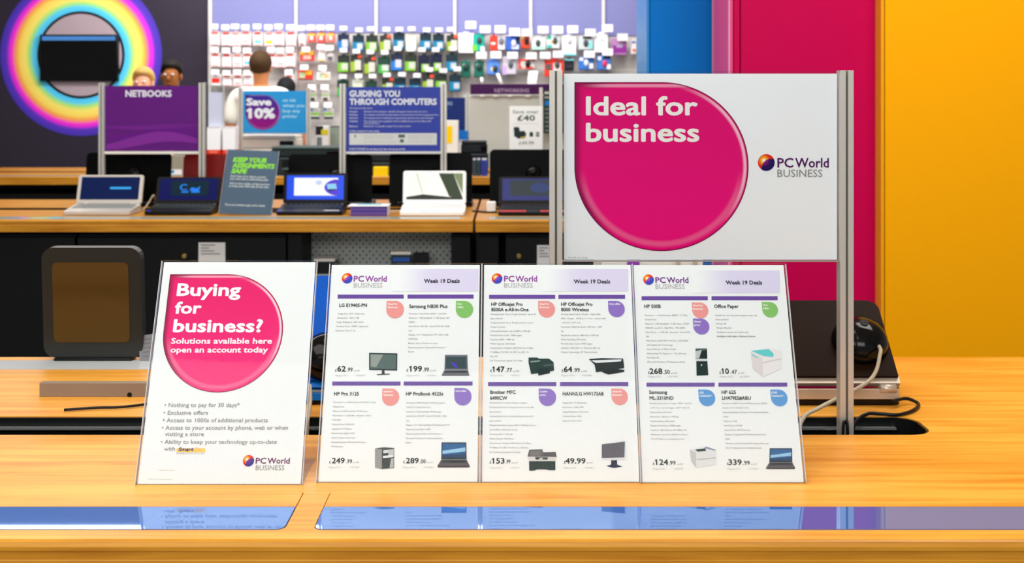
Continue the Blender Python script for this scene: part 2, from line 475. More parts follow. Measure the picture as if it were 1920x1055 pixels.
# ------------------------------------------------------------------ coloured cabinets on the right
def cabinet(name, label, px_l, px_r, df, db, c, lit_side_c, seam_px=None, rim=None):
    x0, x1 = X(px_l, df), X(px_r, df)
    t = thing(name, label, 'cabinet', ((x0+x1)/2, df, 0), 0, 'coloured tall cabinets')
    w = (x1-x0)/2; m = mat(label[:10]+'_lacquer', c, .4, vary=.05, spec=.08); ms = mat(label[:10]+'_side', lit_side_c, .3)  # sides paler: the light they catch is put into the colour
    q = B(); q.box(-w+.012, w, .02, db-df, 0, 3.1, m, .002); q.build('carcass', t)
    q = B(); q.box(-w, -w+.010, .004, db-df, 0, 3.1, ms, .002)
    q.build('side_panel', t)
    if seam_px:
        s0 = X(seam_px, df)-(x0+x1)/2
        q = B(); q.box(-w+.012, s0-.0015, 0, .018, .02, 3.08, m, .0015); q.build('edge_strip', t)
        q = B(); q.box(s0+.0015, w-.002, 0, .018, .02, 3.08, m, .0015); q.build('door', t)
    else:
        q = B(); q.box(-w+.012, w-.002, 0, .018, .02, 3.08, m, .0015); q.build('door', t)
    if rim:
        q = B(); q.box(-w-.004, -w-.0005, 0, .012, 0, 3.1, rim); q.box(-w-.004, -w-.0005, db-df-.025, db-df-.012, 0, 3.1, rim); q.build('edge_trim', t)
    return t
cabinet('tall_cabinet', 'blue tall cabinet panel behind the pink drop sign', 1213, 1345, 4.36, 4.72, (2, 122, 212), (40, 140, 214))
cabinet('tall_cabinet', 'crimson pink tall cabinet between the blue and yellow ones', 1369, 1660, 4.0, 4.35, (196, 2, 78), (232, 78, 132), 1388, mat('pink_trim', (240, 165, 200), .3))
cabinet('tall_cabinet', 'yellow orange tall cabinet right of the crimson one', 1653, 2500, 3.93, 4.0, (255, 176, 6), (255, 190, 40), 1656)

# low white display unit seen under the big sign
dl = 3.5
t = thing('display_unit', 'low white display unit with purple strip, seen under the pink drop sign', 'display unit', at(1225, 1000, dl).xyz * Vector((1, 1, 0)))
x0 = X(1128, dl)-t.location.x; x1 = X(1318, dl)-t.location.x; zt = Z(455, dl)
q = B(); q.box(x0, x1, 0, .35, .08, zt, mat('cream_laminate', (244, 240, 232), .4), .004); q.box(x0+.01, x1-.01, .02, .35, 0, .08, BLACK); q.build('body', t)
q = B(); q.box(X(1176, dl)-t.location.x, X(1199, dl)-t.location.x, -.004, 0, .1, zt-.004, mat('purple_strip', (150, 55, 190), .4)); q.build('purple_strip', t)
for px in (1268, 1300):
    q = B(); q.box(X(px, dl)-t.location.x, X(px+7, dl)-t.location.x, -.012, 0, .1, zt-.004, mat('beige_post', (196, 180, 160), .4)); q.build('post', t)

# ------------------------------------------------------------------ benches and counter
def worktop_unit(name, label, x0, x1, yf, trough=None, insets=(), glass_c=(60, 112, 196), cab=True, wood_m=OAK, joint=0.002):
    """double-sided oak display counter 1 m deep with a cable trough along its middle"""
    t = thing(name, label, 'counter', ((x0+x1)/2, yf, 0)); ox = (x0+x1)/2
    D = 1.004; zt, zb = .9, .85
    holes = []
    def hole(hx0, hx1, hy0, hy1, r): return round_rect(hx0-ox, hx1-ox, hy0, hy1, r)
    if trough: holes.append(hole(trough[0], trough[1], .443, .552, .035))
    for (ix0, ix1, back) in insets:
        holes.append(hole(ix0, ix1, *( (.826, .970) if back else (.0337, .178) ), .012))
    q = B()
    q.prism([(x0-ox, 0.004), (x1-ox, 0.004), (x1-ox, D-.004), (x0-ox, D-.004)], zb, zt, wood_m, holes=holes)
    q.build('worktop', t)
    # lipping: stepped solid-wood edge along the front and back
    for yy, s in ((0.004, -1), (D-.004, 1)):
        q = B()
        prof = [(0, zt-.0005), (.004, zt-.002), (.006, zt-.007), (.006, zt-.012), (.0045, zt-.013), (.0045, zt-.022), (.0055, zt-.023), (.0055, zb), (0, zb)]
        q.prism([(yy + s*a, z) for a, z in prof], x0-ox, x1-ox, OAK2 if wood_m is OAK else wood_m, axis='x'); q.build('edge_lipping', t)
    if trough:
        a, c = trough[0]-ox, trough[1]-ox
        TR = mat('black_trough', (14, 16, 17), .35)
        q = B()
        q.prism(round_rect(a+.0008, c-.0008, .4438, .5512, .034), zb-.06, zt-.0015, TR, holes=[round_rect(a+.004, c-.004, .447, .548, .031)])
        q.prism(round_rect(a+.0045, c-.0045, .4475, .5475, .030), zb-.0598, zb-.055, TR)
        q.build('cable_trough', t)
        q = B(); q.box(a+.03, c-.03, .536, .5475, zt-.0175, zt-.0145, mat('steel_rail', (200, 205, 205), .25, .8)); q.build('trough_rail', t)
    for (ix0, ix1, back) in insets:
        g = .0012
        y0, y1, ys = ((.826, .970, .889) if back else (.0337, .178, .1155))
        (gy0, gy1), (wy0, wy1) = (((ys, y1), (y0, ys)) if back else ((y0, ys), (ys, y1)))
        gr = round_rect(ix0-ox+g, ix1-ox-g, gy0+g, gy1-g, .011, corners=(0, 0, 1, 1) if back else (1, 1, 0, 0))
        gm = mat('backed_glass_%d_%d' % (glass_c[0], back), (226, 232, 234) if back else glass_c, .02, ior=4.6)  # rear glass pale: its white reflection is put into the colour
        if not back: gm.node_tree.nodes['Principled BSDF'].inputs['Specular Tint'].default_value = (.60, .74, 1, 1)
        q = B(); q.prism(gr, zt-.006, zt+.0006, gm); q.prism([(ix0-ox, gy0), (ix1-ox, gy0), (ix1-ox, gy1), (ix0-ox, gy1)], zb+.002, zt-.0062, mat('teal_glass_edge', (10, 92, 100), .3)); gl = q.build('glass_strip', t)
        wr = round_rect(ix0-ox+g, ix1-ox-g, wy0+g*.5, wy1-g, .011, corners=(1, 1, 0, 0) if back else (0, 0, 1, 1))
        q = B(); q.prism(wr, zb+.002, zt+.0004, wood_m); q.build('inlay_board', t)
    if cab:
        q = B(); q.box(x0-ox+.02, x1-ox-.02, .10, D-.10, 0, .07, BLACK_M); q.build('plinth', t)
        q = B(); q.box(x0-ox+.02, x1-ox-.02, .06, D-.06, .07, zb-.062, BLACK_M, .003); q.build('cabinet_body', t)
    return t

counter = worktop_unit('display_counter', 'oak topped display counter carrying the white deal sheets, nearest in view', -1.5, 1.35, 1.426,
                       trough=(-1.4, .632), insets=((-1.2, -.265, 0), (-.232, .95, 0), (-1.2, -.45, 1)))

# middle bench with laptops
Y1 = 5.12
seam = X(889, Y1)
# perforated sheet: staggered punched holes
PEG = bpy.data.materials.new('perforated_grey_sheet'); PEG.use_nodes = True
nt = PEG.node_tree; bs = nt.nodes['Principled BSDF']
tc = nt.nodes.new('ShaderNodeTexCoord'); sp = nt.nodes.new('ShaderNodeSeparateXYZ'); nt.links.new(tc.outputs['Object'], sp.inputs[0])
def holes_at(ox_, oz_):
    p = .029
    u = mnode(nt, 'SUBTRACT', mnode(nt, 'FRACT', mnode(nt, 'ADD', mnode(nt, 'DIVIDE', sp.outputs[0], p), 50+ox_)), .5)
    v = mnode(nt, 'SUBTRACT', mnode(nt, 'FRACT', mnode(nt, 'ADD', mnode(nt, 'DIVIDE', sp.outputs[2], p*1.1), 50+oz_)), .5)
    return mnode(nt, 'SQRT', mnode(nt, 'ADD', mnode(nt, 'MULTIPLY', u, u), mnode(nt, 'MULTIPLY', v, v)))
dmin = mnode(nt, 'MINIMUM', holes_at(0, 0), holes_at(.5, .5))
nt.links.new(mixc(nt, sstep(nt, dmin, .10, .15), (12, 16, 16), (196, 206, 202)), bs.inputs['Base Color'])

def bench_unit(name, label, x0, x1, yf, wood_m=OAK2):
    """bench without its solid carcass, so the cabinet fronts and the open bay can be built"""
    t = worktop_unit(name, label, x0, x1, yf, trough=(x0+.06, x1-.06), insets=((x0+.05, x1-.05, 0),), cab=False, wood_m=wood_m, glass_c=(150, 190, 190))
    return t

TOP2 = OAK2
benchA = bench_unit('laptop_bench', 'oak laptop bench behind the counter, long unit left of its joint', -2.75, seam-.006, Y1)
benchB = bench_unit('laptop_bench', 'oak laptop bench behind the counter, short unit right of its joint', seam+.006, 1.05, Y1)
for t, a, c in ((benchA, -2.75, seam-.006), (benchB, seam+.006, 1.05)):
    ox = t.location.x
    q = B(); q.box(a-ox+.02, c-ox-.02, .12, .95, 0, .07, BLACK_M); q.build('plinth', t)
    q = B(); q.box(a-ox+.01, c-ox-.01, .315, .94, .072, .786, BLACK_M); q.build('carcass', t)
    q = B(); q.box(a-ox+.01, c-ox-.01, .066, .314, .072, .079, BLACK_M); q.build('floor_board', t)
d1 = Y1+.05
def X1(px): return X(px, d1)
DOORM = mat('dark_green_black_door', (7, 12, 12), .4)
def door(t, px0, px1, edge=True, knob=None, card=None):
    ox = t.location.x; a, c = X1(px0)-ox, X1(px1)-ox
    q = B(); q.box(a, c, .045, .064, .082, .822, DOORM, .002); d = q.build('door', t)
    q = B(); q.box(a, c, .064, .314, .082, .835, BLACK_M); q.build('cupboard_box', t)
    if knob:
        q = B(); q.tube([(X1(knob)-ox, .045, Z(479, d1)), (X1(knob)-ox, .036, Z(479, d1)), (X1(knob)-ox, .030, Z(479, d1))], [.010, .012, .008], mat('brass_lock', (176, 150, 90), .3, .8), 12); q.build('lock', d)
    if card:
        p0, p1, y0, y1 = card
        q = B(); q.box(X1(p0)-ox, X1(p1)-ox, .0425, .0448, Z(y1, d1), Z(y0, d1), PAPER_G)
        for k, (u, v) in enumerate(((.1, .62), (.1, .4), (.1, .6), (.1, .8))):
            zz = Z(y0+5+k*5.4, d1); q.box(X1(p0+(p1-p0)*u)-ox, X1(p0+(p1-p0)*v)-ox, .0421, .0425, zz-.002, zz+.002, ink((120, 125, 125)))
        q.build('label_card', d)
door(benchA, -250, 140)
door(benchA, 146, 536, knob=347, card=(373, 423, 454, 500))
door(benchA, 846, 882)
door(benchB, 897, 935)
door(benchB, 948, 1150, knob=973, card=(1007, 1040, 459, 500))
ox = benchA.location.x; a, c = X1(566)-ox, X1(841)-ox
q = B(); q.box(a, c, .300, .312, .082, .838, PEG); q.build('perforated_panel', benchA)
q = B(); q.box(a, c, .066, .299, .578, .59, mat('bay_shelf_grey', (70, 74, 74), .5)); q.build('bay_shelf', benchA)
q = B(); q.box(X1(540)-ox, a-.001, .05, .314, .082, .838, BLACK_M); q.build('bay_side', benchA)

# far bench in front of the peg wall
Y2 = 7.86
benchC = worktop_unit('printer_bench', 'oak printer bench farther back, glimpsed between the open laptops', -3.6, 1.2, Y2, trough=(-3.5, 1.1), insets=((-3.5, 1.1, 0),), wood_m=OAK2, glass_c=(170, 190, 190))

# ------------------------------------------------------------------ acrylic sign holders with print
TILT = math.radians(24.5)
def l_sign(name, label, x0, x1, yb, zb=.9, h=.293, tilt=TILT, foot=.11, paper=PAPER, roll=0.0, group=None, foot_m=None):
    t = thing(name, label, 'sign', ((x0+x1)/2, yb, zb), 0, group)
    w = (x1-x0)/2
    R = Matrix.Rotation(roll, 4, 'Y') @ Matrix.Rotation(math.pi/2 - tilt, 4, 'X')
    lift = .0014
    q = B(); q.box(-w, w, lift, h+lift, -.0002, .0002, paper); sh = q.build('printed_sheet', t)
    sh.matrix_local = R
    q = B()                                             # folded acrylic: front pane, back pane, foot
    q.box(-w-.002, w+.002, .0006, h+lift+.001, .0026, .0044, ACR)
    q.build('front_pane', t).matrix_local = R
    q = B(); q.box(-w-.002, w+.002, .0006, h+lift+.0035, -.003, -.0012, ACR); q.build('back_pane', t).matrix_local = R
    for sx in (-1, 1):
        q = B(); q.box(sx*(w+.0021), sx*(w+.0028), .0006, h+lift+.001, -.003, .0044, EDGE); q.build('pane_edge', t).matrix_local = R
    q = B(); q.box(-w-.002, w+.002, -.001, foot, .0008, .0026, ACR); q.build('foot', t)
    W = Matrix.Translation(t.location) @ R
    return t, Print(sh, W)

PURPLE = (108, 74, 158)
DROP1 = drop_ink('magenta_drop_print', (222, 0, 112), (238, 0, 124), (110, 10, 60), (250, 205, 226))
DROP2 = drop_ink('pink_drop_print', (232, 30, 108), (246, 42, 124), (120, 30, 60), (255, 225, 236))
GLOBE1 = globe_ink('globe_print_deep', (34, 12, 92), (160, 20, 130))
GLOBE2 = globe_ink('globe_print_bright', (60, 74, 190), (200, 70, 200))
GLOBE3 = globe_ink('globe_print_violet', (58, 40, 130), (180, 50, 150))

def logo(P, gx, gy, r, tx0, tx1, yb, cap, bx1, byb, bcap, gm, tc_, bc):
    c = P.loc(gx, gy); e = P.loc(gx+r, gy); rr_ = e[0]-c[0]
    uv_disc(P, 'logo_globe', c[0], c[1], rr_, gm, 2, [(c[0]+rr_*math.cos(2*math.pi*k/32), c[1]+rr_*math.sin(2*math.pi*k/32)) for k in range(32)])
    mid = tx0 + (tx1-tx0)*.31
    P.text('logo_lettering', 'PC', tx0, yb, mid, cap, tc_, .018, 2)
    P.text('logo_lettering', 'World', mid+(tx1-tx0)*.035, yb, tx1, cap, tc_, .018, 2)
    P.text('logo_lettering', 'BUSINESS', tx0, byb, bx1, bcap, bc, -.004, 2)

# --- product pictures, as flat printed shapes in a unit box (x right, y down)
def picture(P, kind, x0, x1, y0, y1):
    n = 'product_picture'
    def q(pts, c, lv=2): P.poly(n, [(x0+(x1-x0)*u, y0+(y1-y0)*v) for u, v in pts], c, lv)
    K, K2 = (44, 50, 52), (70, 78, 80)
    if kind == 'monitor':
        q([(0, 0), (1, .03), (.99, .80), (0, .77)], (38, 48, 50)); q([(.03, .05), (.96, .08), (.95, .74), (.03, .71)], (92, 110, 106), 3)
        q([(.06, .08), (.5, .09), (.25, .66), (.06, .6)], (150, 156, 150), 4)
        q([(.46, .78), (.54, .78), (.56, .94), (.44, .94)], K); q([(.26, .96), (.72, .93), (.74, .97), (.3, 1)], K)
    elif kind == 'monitor2':
        q([(0, .12), (1, 0), (1, .70), (0, .70)], (222, 222, 226)); q([(.03, .15), (.95, .05), (.93, .62), (.03, .64)], (96, 92, 100), 3)
        q([(.4, .72), (.64, .72), (.64, .9), (.4, .9)], (30, 36, 58)); q([(.2, .93), (.4, .88), (.66, .88), (.86, .95), (.5, 1)], (34, 40, 66))
    elif kind == 'laptop_a':
        q([(.12, 0), (.93, 0), (.95, .72), (.1, .72)], (112, 112, 122)); q([(.16, .09), (.89, .09), (.9, .66), (.15, .66)], (58, 76, 80), 3)
        q([(.32, .4), (.46, .38), (.6, .6), (.5, .62)], (86, 60, 200), 4)
        q([(.1, .74), (.95, .74), (1, .97), (0, .97)], (104, 102, 110)); q([(.12, .77), (.92, .77), (.94, .86), (.1, .86)], (60, 60, 66), 3); q([(0, .97), (1, .97), (.99, 1), (.01, 1)], (60, 58, 66))
    elif kind == 'laptop_b':
        q([(.13, 0), (.89, 0), (.9, .68), (.12, .68)], (26, 40, 50)); q([(.16, .05), (.86, .05), (.87, .6), (.15, .6)], (36, 96, 150), 3)
        q([(.16, .34), (.86, .2), (.86, .36), (.16, .46)], (150, 196, 228), 4); q([(.15, .5), (.87, .44), (.87, .6), (.15, .6)], (24, 62, 104), 4)
        q([(.12, .69), (.9, .69), (1, .94), (0, .94)], (92, 80, 88)); q([(.16, .71), (.86, .71), (.89, .82), (.13, .82)], (40, 44, 50), 3); q([(0, .94), (1, .94), (.98, 1), (.02, 1)], (58, 44, 46))
    elif kind == 'tower_a':
        q([(0, .06), (.36, .1), (.36, 1), (0, .94)], (150, 148, 146)); q([(.36, .1), (1, .04), (1, .95), (.36, 1)], (60, 66, 66)); q([(0, .06), (.45, 0), (1, .04), (.36, .1)], (74, 86, 82))
        q([(.44, .14), (.7, .12), (.7, .26), (.44, .28)], (214, 214, 214), 3); q([(.7, .12), (.98, .08), (.98, .42), (.7, .45)], (190, 192, 192), 3); q([(.42, .4), (.95, .36), (.95, .46), (.42, .5)], (226, 226, 226), 4); q([(.84, .52), (.97, .5), (.97, .92), (.76, .95)], (180, 180, 180), 4)
    elif kind == 'tower_b':
        q([(.04, 0), (.9, 0), (.92, .38), (.04, .38)], (76, 92, 94)); q([(.04, .1), (.5, .06), (.3, .36), (.04, .37)], (190, 196, 194), 3); q([(.5, .1), (.9, .06), (.9, .37), (.36, .37)], (24, 38, 38), 3)
        q([(.04, .4), (.93, .4), (.94, .45), (.05, .45)], (214, 216, 214)); q([(.1, .47), (.93, .47), (1, .98), (.12, 1)], (22, 48, 42)); q([(.44, .58), (.54, .58), (.54, .64), (.44, .64)], (190, 200, 196), 3)
    elif kind == 'printer_a':
        q([(.02, 0), (.36, 0), (.42, .06), (.8, .06), (.98, .26), (1, .72), (.78, .78), (.12, .92), (.02, .3)], (40, 62, 58)); q([(.08, .2), (.46, .14), (.46, .22), (.1, .28)], (130, 150, 146), 3)
        q([(.36, .62), (.82, .56), (.84, .86), (.4, 1)], (28, 46, 44), 3); q([(.6, .4), (.97, .34), (.98, .44), (.6, .5)], (70, 92, 88), 3)
    elif kind == 'printer_b':
        q([(0, .06), (.34, 0), (.96, .03), (.99, .5), (.98, .62), (.2, .86), (.16, .4)], (44, 52, 54)); q([(.06, .14), (.6, .1), (.92, .08), (.9, .2), (.5, .26), (.2, .3)], (226, 228, 230), 3)
        q([(.3, .74), (.62, .62), (1, .72), (.98, .84), (.55, 1), (.4, .88)], (38, 46, 46), 3)
    elif kind == 'printer_c':
        q([(0, .34), (.06, .02), (.5, 0), (.54, .14), (.96, .12), (1, .36)], (84, 80, 82)); q([(.08, .08), (.46, .05), (.48, .3), (.06, .32)], (120, 114, 114), 3); q([(0, .34), (1, .36), (.96, .56), (.05, .56)], (212, 210, 208)); q([(.26, .36), (.7, .38), (.68, .48), (.28, .48)], (50, 54, 54), 3)
        q([(.05, .55), (.95, .55), (.95, .98), (.7, .98), (.66, .94), (.3, .94), (.26, 1), (.06, 1)], (26, 48, 42)); q([(.4, .4), (.52, .4), (.52, .5), (.4, .5)], (200, 196, 188), 4)
    elif kind == 'printer_d':
        q([(0, .14), (.6, 0), (.98, .18), (.98, .84), (.24, 1), (.06, .7)], (222, 222, 224)); q([(.0, .14), (.24, .26), (.24, 1), (.06, .7)], (196, 194, 196), 3); q([(.2, .14), (.58, .08), (.6, .2), (.3, .24)], (44, 60, 58), 3); q([(.52, .06), (.62, 0), (.98, .16), (.9, .18)], (130, 140, 168), 3); q([(.28, .58), (.96, .5), (.96, .54), (.28, .63)], (178, 178, 182), 3)
    elif kind == 'paper_box':
        q([(0, .14), (.56, 0), (1, .1), (.98, .72), (.4, 1), (.07, .72)], (234, 228, 228)); q([(.0, .14), (.38, .34), (.4, 1), (.07, .72)], (222, 212, 212), 3)
        q([(.02, .1), (.58, .04), (.74, .2), (.72, .32), (.4, .28)], (104, 202, 204), 3); q([(.04, .2), (.24, .33), (.24, .37), (.04, .25)], (120, 210, 214), 4); q([(.38, .5), (1, .36), (1, .38), (.39, .53)], (206, 196, 196), 4)

BADGE = {'s': (236, 150, 146), 'g': (132, 190, 104), 'p': (142, 112, 194), 'b': (84, 150, 212)}
GREYT = (128, 126, 124)
DARKT = (48, 52, 50)
def deal(P, bar, title, tcap, badges, specs, sx, sy, dy, price, sku, pic):
    P.rect('heading_bar', *bar, PURPLE, 1)
    for txt, x0, yb, x1 in title: P.text('product_title', txt, x0, yb, x1, tcap, DARKT, .026, 2)
    for code, x0, x1, y0, y1, words in badges:
        P.drop('offer_badge', x0, x1, y0, y1, BADGE[code], 2)
        for k, wd in enumerate(words): P.text('badge_lettering', wd, x0+2.5, y0+7.5+k*6.2, None, 3.9, (255, 250, 245), .02, 4)
    for k, sp_ in enumerate(specs):
        P.text('specification_text', sp_, sx + (k*dy*pic[5] if len(pic) > 5 else 0), sy+1.2+k*dy, None, 2.9, GREYT, .0, 2)
    pound, big, small = price
    P.text('price', '\u00a3', pound[0], pound[1], None, 5.2, DARKT, .012, 2)
    P.text('price', big[0], big[1], pound[1], big[2], 10.6, DARKT, .024, 2)
    xs = small[2] if small else big[2]
    if small: P.text('price', small[0], small[1], pound[1], small[2], 7.6, (70, 74, 74), .016, 2)
    P.text('price_note', 'ex VAT', xs+2, pound[1], xs+14, 2.9, GREYT, 0, 2)
    P.text('price_note', 'Magnus SKU', sku[0], sku[2], sku[0]+24, 2.9, (176, 174, 172), 0, 2)
    P.text('price_note', sku[3], sku[1], sku[2], sku[1]+18, 2.9, (176, 174, 172), 0, 2)
    picture(P, *pic[:5])

HDR = bpy.data.materials.new('lilac_header_print'); HDR.use_nodes = True
nt = HDR.node_tree; u = nt.nodes.new('ShaderNodeUVMap'); u.uv_map = 'print'; sp = nt.nodes.new('ShaderNodeSeparateXYZ'); nt.links.new(u.outputs[0], sp.inputs[0])
nt.links.new(mixc(nt, sstep(nt, sp.outputs[0], -1.0, 0.0), (238, 238, 238), (216, 206, 232)), nt.nodes['Principled BSDF'].inputs['Base Color'])
def header(P, x0, x1, y0, y1, wx0, wx1, wyb):
    q_ = [P.loc(x0, y1), P.loc(x1, y1), P.loc(x1, y0), P.loc(x0, y0)]
    cx = (q_[0][0]+q_[1][0])/2
    uv_disc(P, 'header_band', cx, q_[0][1], (q_[1][0]-q_[0][0])/2, HDR, 1, q_)
    P.text('header_lettering', 'Week 19 Deals', wx0, wyb, wx1, 7.6, (58, 54, 70), .032, 3)

LOGO_T, LOGO_B = (150, 62, 160), (186, 182, 184)
# --- sheet 1
grp = None
t, P = l_sign('deal_sign', 'white deals sheet offering a netbook and a monitor, first of three, beside the pink sheet', -.2529, -.0452, 1.637)
logo(P, 651, 521.5, 10, 663, 725, 527.5, 11, 717, 538.8, 8.5, GLOBE2, LOGO_T, LOGO_B)
header(P, 735, 897, 504, 546, 795, 862, 530)
deal(P, (633, 757, 552, 559.5), [('LG E1940S-PN', 636, 575, 688)], 6.6, [('s', 725, 757, 564, 593, ('Ideal for', 'Business'))],
     ['Image Size: 18.5" widescreen', 'Resolution: 1360 x 768', 'Image Brightness: 250 cd/m2', 'Contrast Ratio: 30000:1 (dynamic)', 'Response Time: 5 ms'], 634, 588, 7.9,
     ((628, 696), ('62', 632, 648), ('.99', 650, 661)), (628, 666, 705, 'YX32907'), ('monitor', 692, 745, 661, 703, -.15))
deal(P, (764, 888, 552, 559.5), [('Samsung NB30 Plus', 767, 577, 839)], 6.6, [('g', 855, 887, 564, 593, ('Hot', 'Offer'))],
     ['Processor: Intel Atom N450 / 1.66 GHz', 'Memory: 1 GB (installed) / 2 GB (max), 667', 'DDR2', 'Hard Drive: 250 GB - Serial ATA-150, 5400', 'rpm', 'Display: 10.1" Widescreen TFT 1024 x 600', '(WSVGA)', 'Battery: Up to 8 hours run time', 'Operating System: Microsoft Windows 7', 'Starter'], 767, 588, 7.9,
     ((762, 696), ('199', 767, 791), ('.99', 793, 804)), (762, 800, 705, 'YL09052'), ('laptop_a', 828, 880, 665, 704, -.03))
deal(P, (623, 751, 715, 722.5), [('HP Pro 3125', 626, 741, 673)], 6.8, [('s', 717, 748, 728, 758, ('Ideal for', 'Business'))],
     ['Processor: 1 x AMD Athlon II X2 250 / 3 GHz', '(Dual-Core)', 'Memory: 2 GB (installed) / 8 GB (max)', 'Hard Drive: 1 x 320 GB - Standard - Serial', 'ATA-300', 'Optical Drive: DVD-RW', 'Graphics: ATI Radeon', 'Networking: Gigabit LAN', 'Audio Output: Sound card', 'Operating System: Microsoft Windows', '7 Professional'], 625, 754, 8.3,
     ((617, 868), ('249', 622, 646), ('.99', 649, 660)), (616, 656, 877, 'YX21587'), ('tower_a', 703, 739, 838, 879, -.06))
deal(P, (757, 886, 715, 722.5), [('HP ProBook 4525s', 761, 741, 831)], 6.8, [('p', 852, 884, 727, 758, ('Hot offer',))],
     ['Processor: AMD Athlon II P320 processor', '2100 (2.1 GHz) Dual Core', 'Memory: 2 GB (installed) / 8 GB (max)', 'Hard Drive: 320 GB - Serial ATA-300 - 7200', 'rpm', 'Display: 15.6" LED backlight HD widescreen TFT', 'Optical Drive: DVD +/-RW', 'Operating System: Microsoft Windows 7', 'Microsoft Windows 7 Professional 64-bit', 'Edition'], 762, 755, 8.3,
     ((756, 868), ('289', 761, 785), ('.00', 787, 798)), (755, 794, 877, 'YL27829'), ('laptop_b', 820, 881, 829, 876, -.02))
P.flush()
# --- sheet 2
t, P = l_sign('deal_sign', 'white deals sheet offering office printers, the middle of the three deals sheets', -.0392, .1664, 1.637)
logo(P, 932, 522, 10, 945, 1007, 527.5, 11, 999, 538.8, 8.5, GLOBE2, LOGO_T, LOGO_B)
header(P, 1016, 1178, 504, 546, 1076, 1144, 531)
deal(P, (917, 1041, 552.5, 560), [('HP Officejet Pro', 921, 573, 980), ('8500A e-All-in-One', 921, 583, 991)], 6.4, [('s', 1009, 1041, 564, 594, ('Ideal for', 'Business'))],
     ['Printing Speed: Up to 35 ppm (mono) / up to 34', 'ppm (colour)', 'Copying Speed: Up to 35 ppm (mono) / up to', '34 ppm (colour)', 'Printing Resolution: Up to 4800 x 1200 dpi', 'Monthly Duty Cycle: 15000 pages', 'Scanning: 4800 x 4800 dpi', 'Media Capacity: 250 sheets', 'Connectivity: Hi-Speed USB, Ethernet 10 Base-', 'T/100Base-TX, 802.11b, 802.11g, 802.11n', 'Mac OS', 'Fax Transmission Speed: 33.6 Kbps'], 920, 589, 7.9,
     ((919, 697), ('147', 923, 946), ('.77', 948, 960)), (919, 957, 705, 'YX00227'), ('printer_a', 990, 1039, 670, 704, -.01))
deal(P, (1047, 1172, 552.5, 560), [('HP Officejet Pro', 1052, 573, 1111), ('8000 Wireless', 1052, 583, 1104)], 6.4, [('p', 1140, 1172, 564, 594, ('Hot offer',))],
     ['Printing Speed: Up to 35 ppm - black draft', '(A4) / 34 ppm - A4 (8.3 x 11.7 in) - colour draft', '- A4 (210 x 297 mm)', 'Resolution (black & white): 1200 dpi x 1200', 'dpi', 'Resolution (colour): 4800 dpi x 1200 dpi', 'Media Handling: 250 sheets', 'Monthly Duty Cycle: 15000 pages', 'Interface: USB, 802.11n, Ethernet, 802.11g', 'Output Technology: HP Thermal Inkjet'], 1052, 589, 7.9,
     ((1053, 697), ('64', 1057, 1073), ('.99', 1075, 1087)), (1053, 1091, 705, 'YX33488'), ('printer_b', 1104, 1171, 671, 702, .0))
deal(P, (915, 1043, 716, 723.5), [('Brother MFC', 919, 738, 967), ('6490CW', 919, 749, 951)], 6.8, [('p', 1010, 1043, 728, 760, ('Lower', 'price'))],
     ['Functions: Fax / copier / printer / scanner', 'Printing Speed: Up to 35 ppm (mono) / up to 28', 'ppm (colour)', 'Copying Speed: Up to 23 ppm (mono) / up to 20', 'ppm (colour)', 'Printing Resolution: Up to 1200 x 1200 dpi (mono) /', 'up to 6000 x 1200 dpi (colour)', 'Scanning: 2400 x 1200 dpi', 'Media Capacity: 400 sheets', 'Connectivity: Hi-Speed USB, Ethernet 10 Base-', 'T/100Base-TX, 802.11b, 802.11g, USB Host', 'Fax Transmission Speed: 33.6 Kbps'], 918, 755, 8.4,
     ((918, 868.5), ('153', 922, 946), ('.99', 948, 957)), (918, 957, 878, 'YX02187'), ('printer_c', 989, 1044, 842, 882, -.005))
deal(P, (1050, 1178, 716, 723.5), [('HANNS.G HW173AB', 1055, 741, 1132)], 6.8, [('s', 1146, 1178, 728, 760, ('Ideal for', 'Business'))],
     ['Image Size: 17" widescreen', 'Resolution: 1440 x 900', 'Image Brightness: 250 cd/m2', 'Contrast Ratio: 500:1', 'Response Time: 8 ms'], 1055, 755, 8.4,
     ((1057, 868.5), ('49.99', 1060, 1098), None), (1057, 1096, 878, 'YX27819'), ('monitor2', 1127, 1174, 825, 877, .0))
P.flush()
# --- sheet 3
t, P = l_sign('deal_sign', 'white deals sheet offering office paper, last of the three, before the right aluminium post', .1702, .3806, 1.635)
logo(P, 1216, 524, 10, 1229, 1291, 530, 11, 1284, 541, 8.5, GLOBE2, (120, 44, 140), LOGO_B)
header(P, 1296, 1462, 507, 549, 1361, 1429, 533)
deal(P, (1203, 1327, 555, 562.5), [('HP 500B', 1208, 577, 1239)], 6.6, [('s', 1297, 1329, 567, 596, ('Ideal for', 'Business')), ('p', 1299, 1331, 597, 626, ('Great', 'price'))],
     ['Processor: 1 x Intel Pentium E5800 / 3.2 GHz', '(Dual-Core)', 'Memory: 2 GB (installed) / 4 GB (max) - DDR3', 'SDRAM, non-ECC, 1066 MHz - PC3-8500', 'Hard Drive: 1 x 320 GB - Standard - Serial ATA', '300', 'Multi-Drive: DVD+RW (+R DL) / DVD-RAM', 'with LightScribe Technology', 'Cache Memory: 2 MB L2 Cache', 'Networking: PCI Express x 1 Gb, Ethernet', 'Fast Ethernet', 'Microsoft Windows 7 Professional 64-bit'], 1209, 591, 7.95,
     ((1215, 700.5), ('268', 1218, 1242), ('.50', 1244, 1256)), (1216, 1253, 707, 'YX21487'), ('tower_b', 1303, 1328, 653, 704, .055))
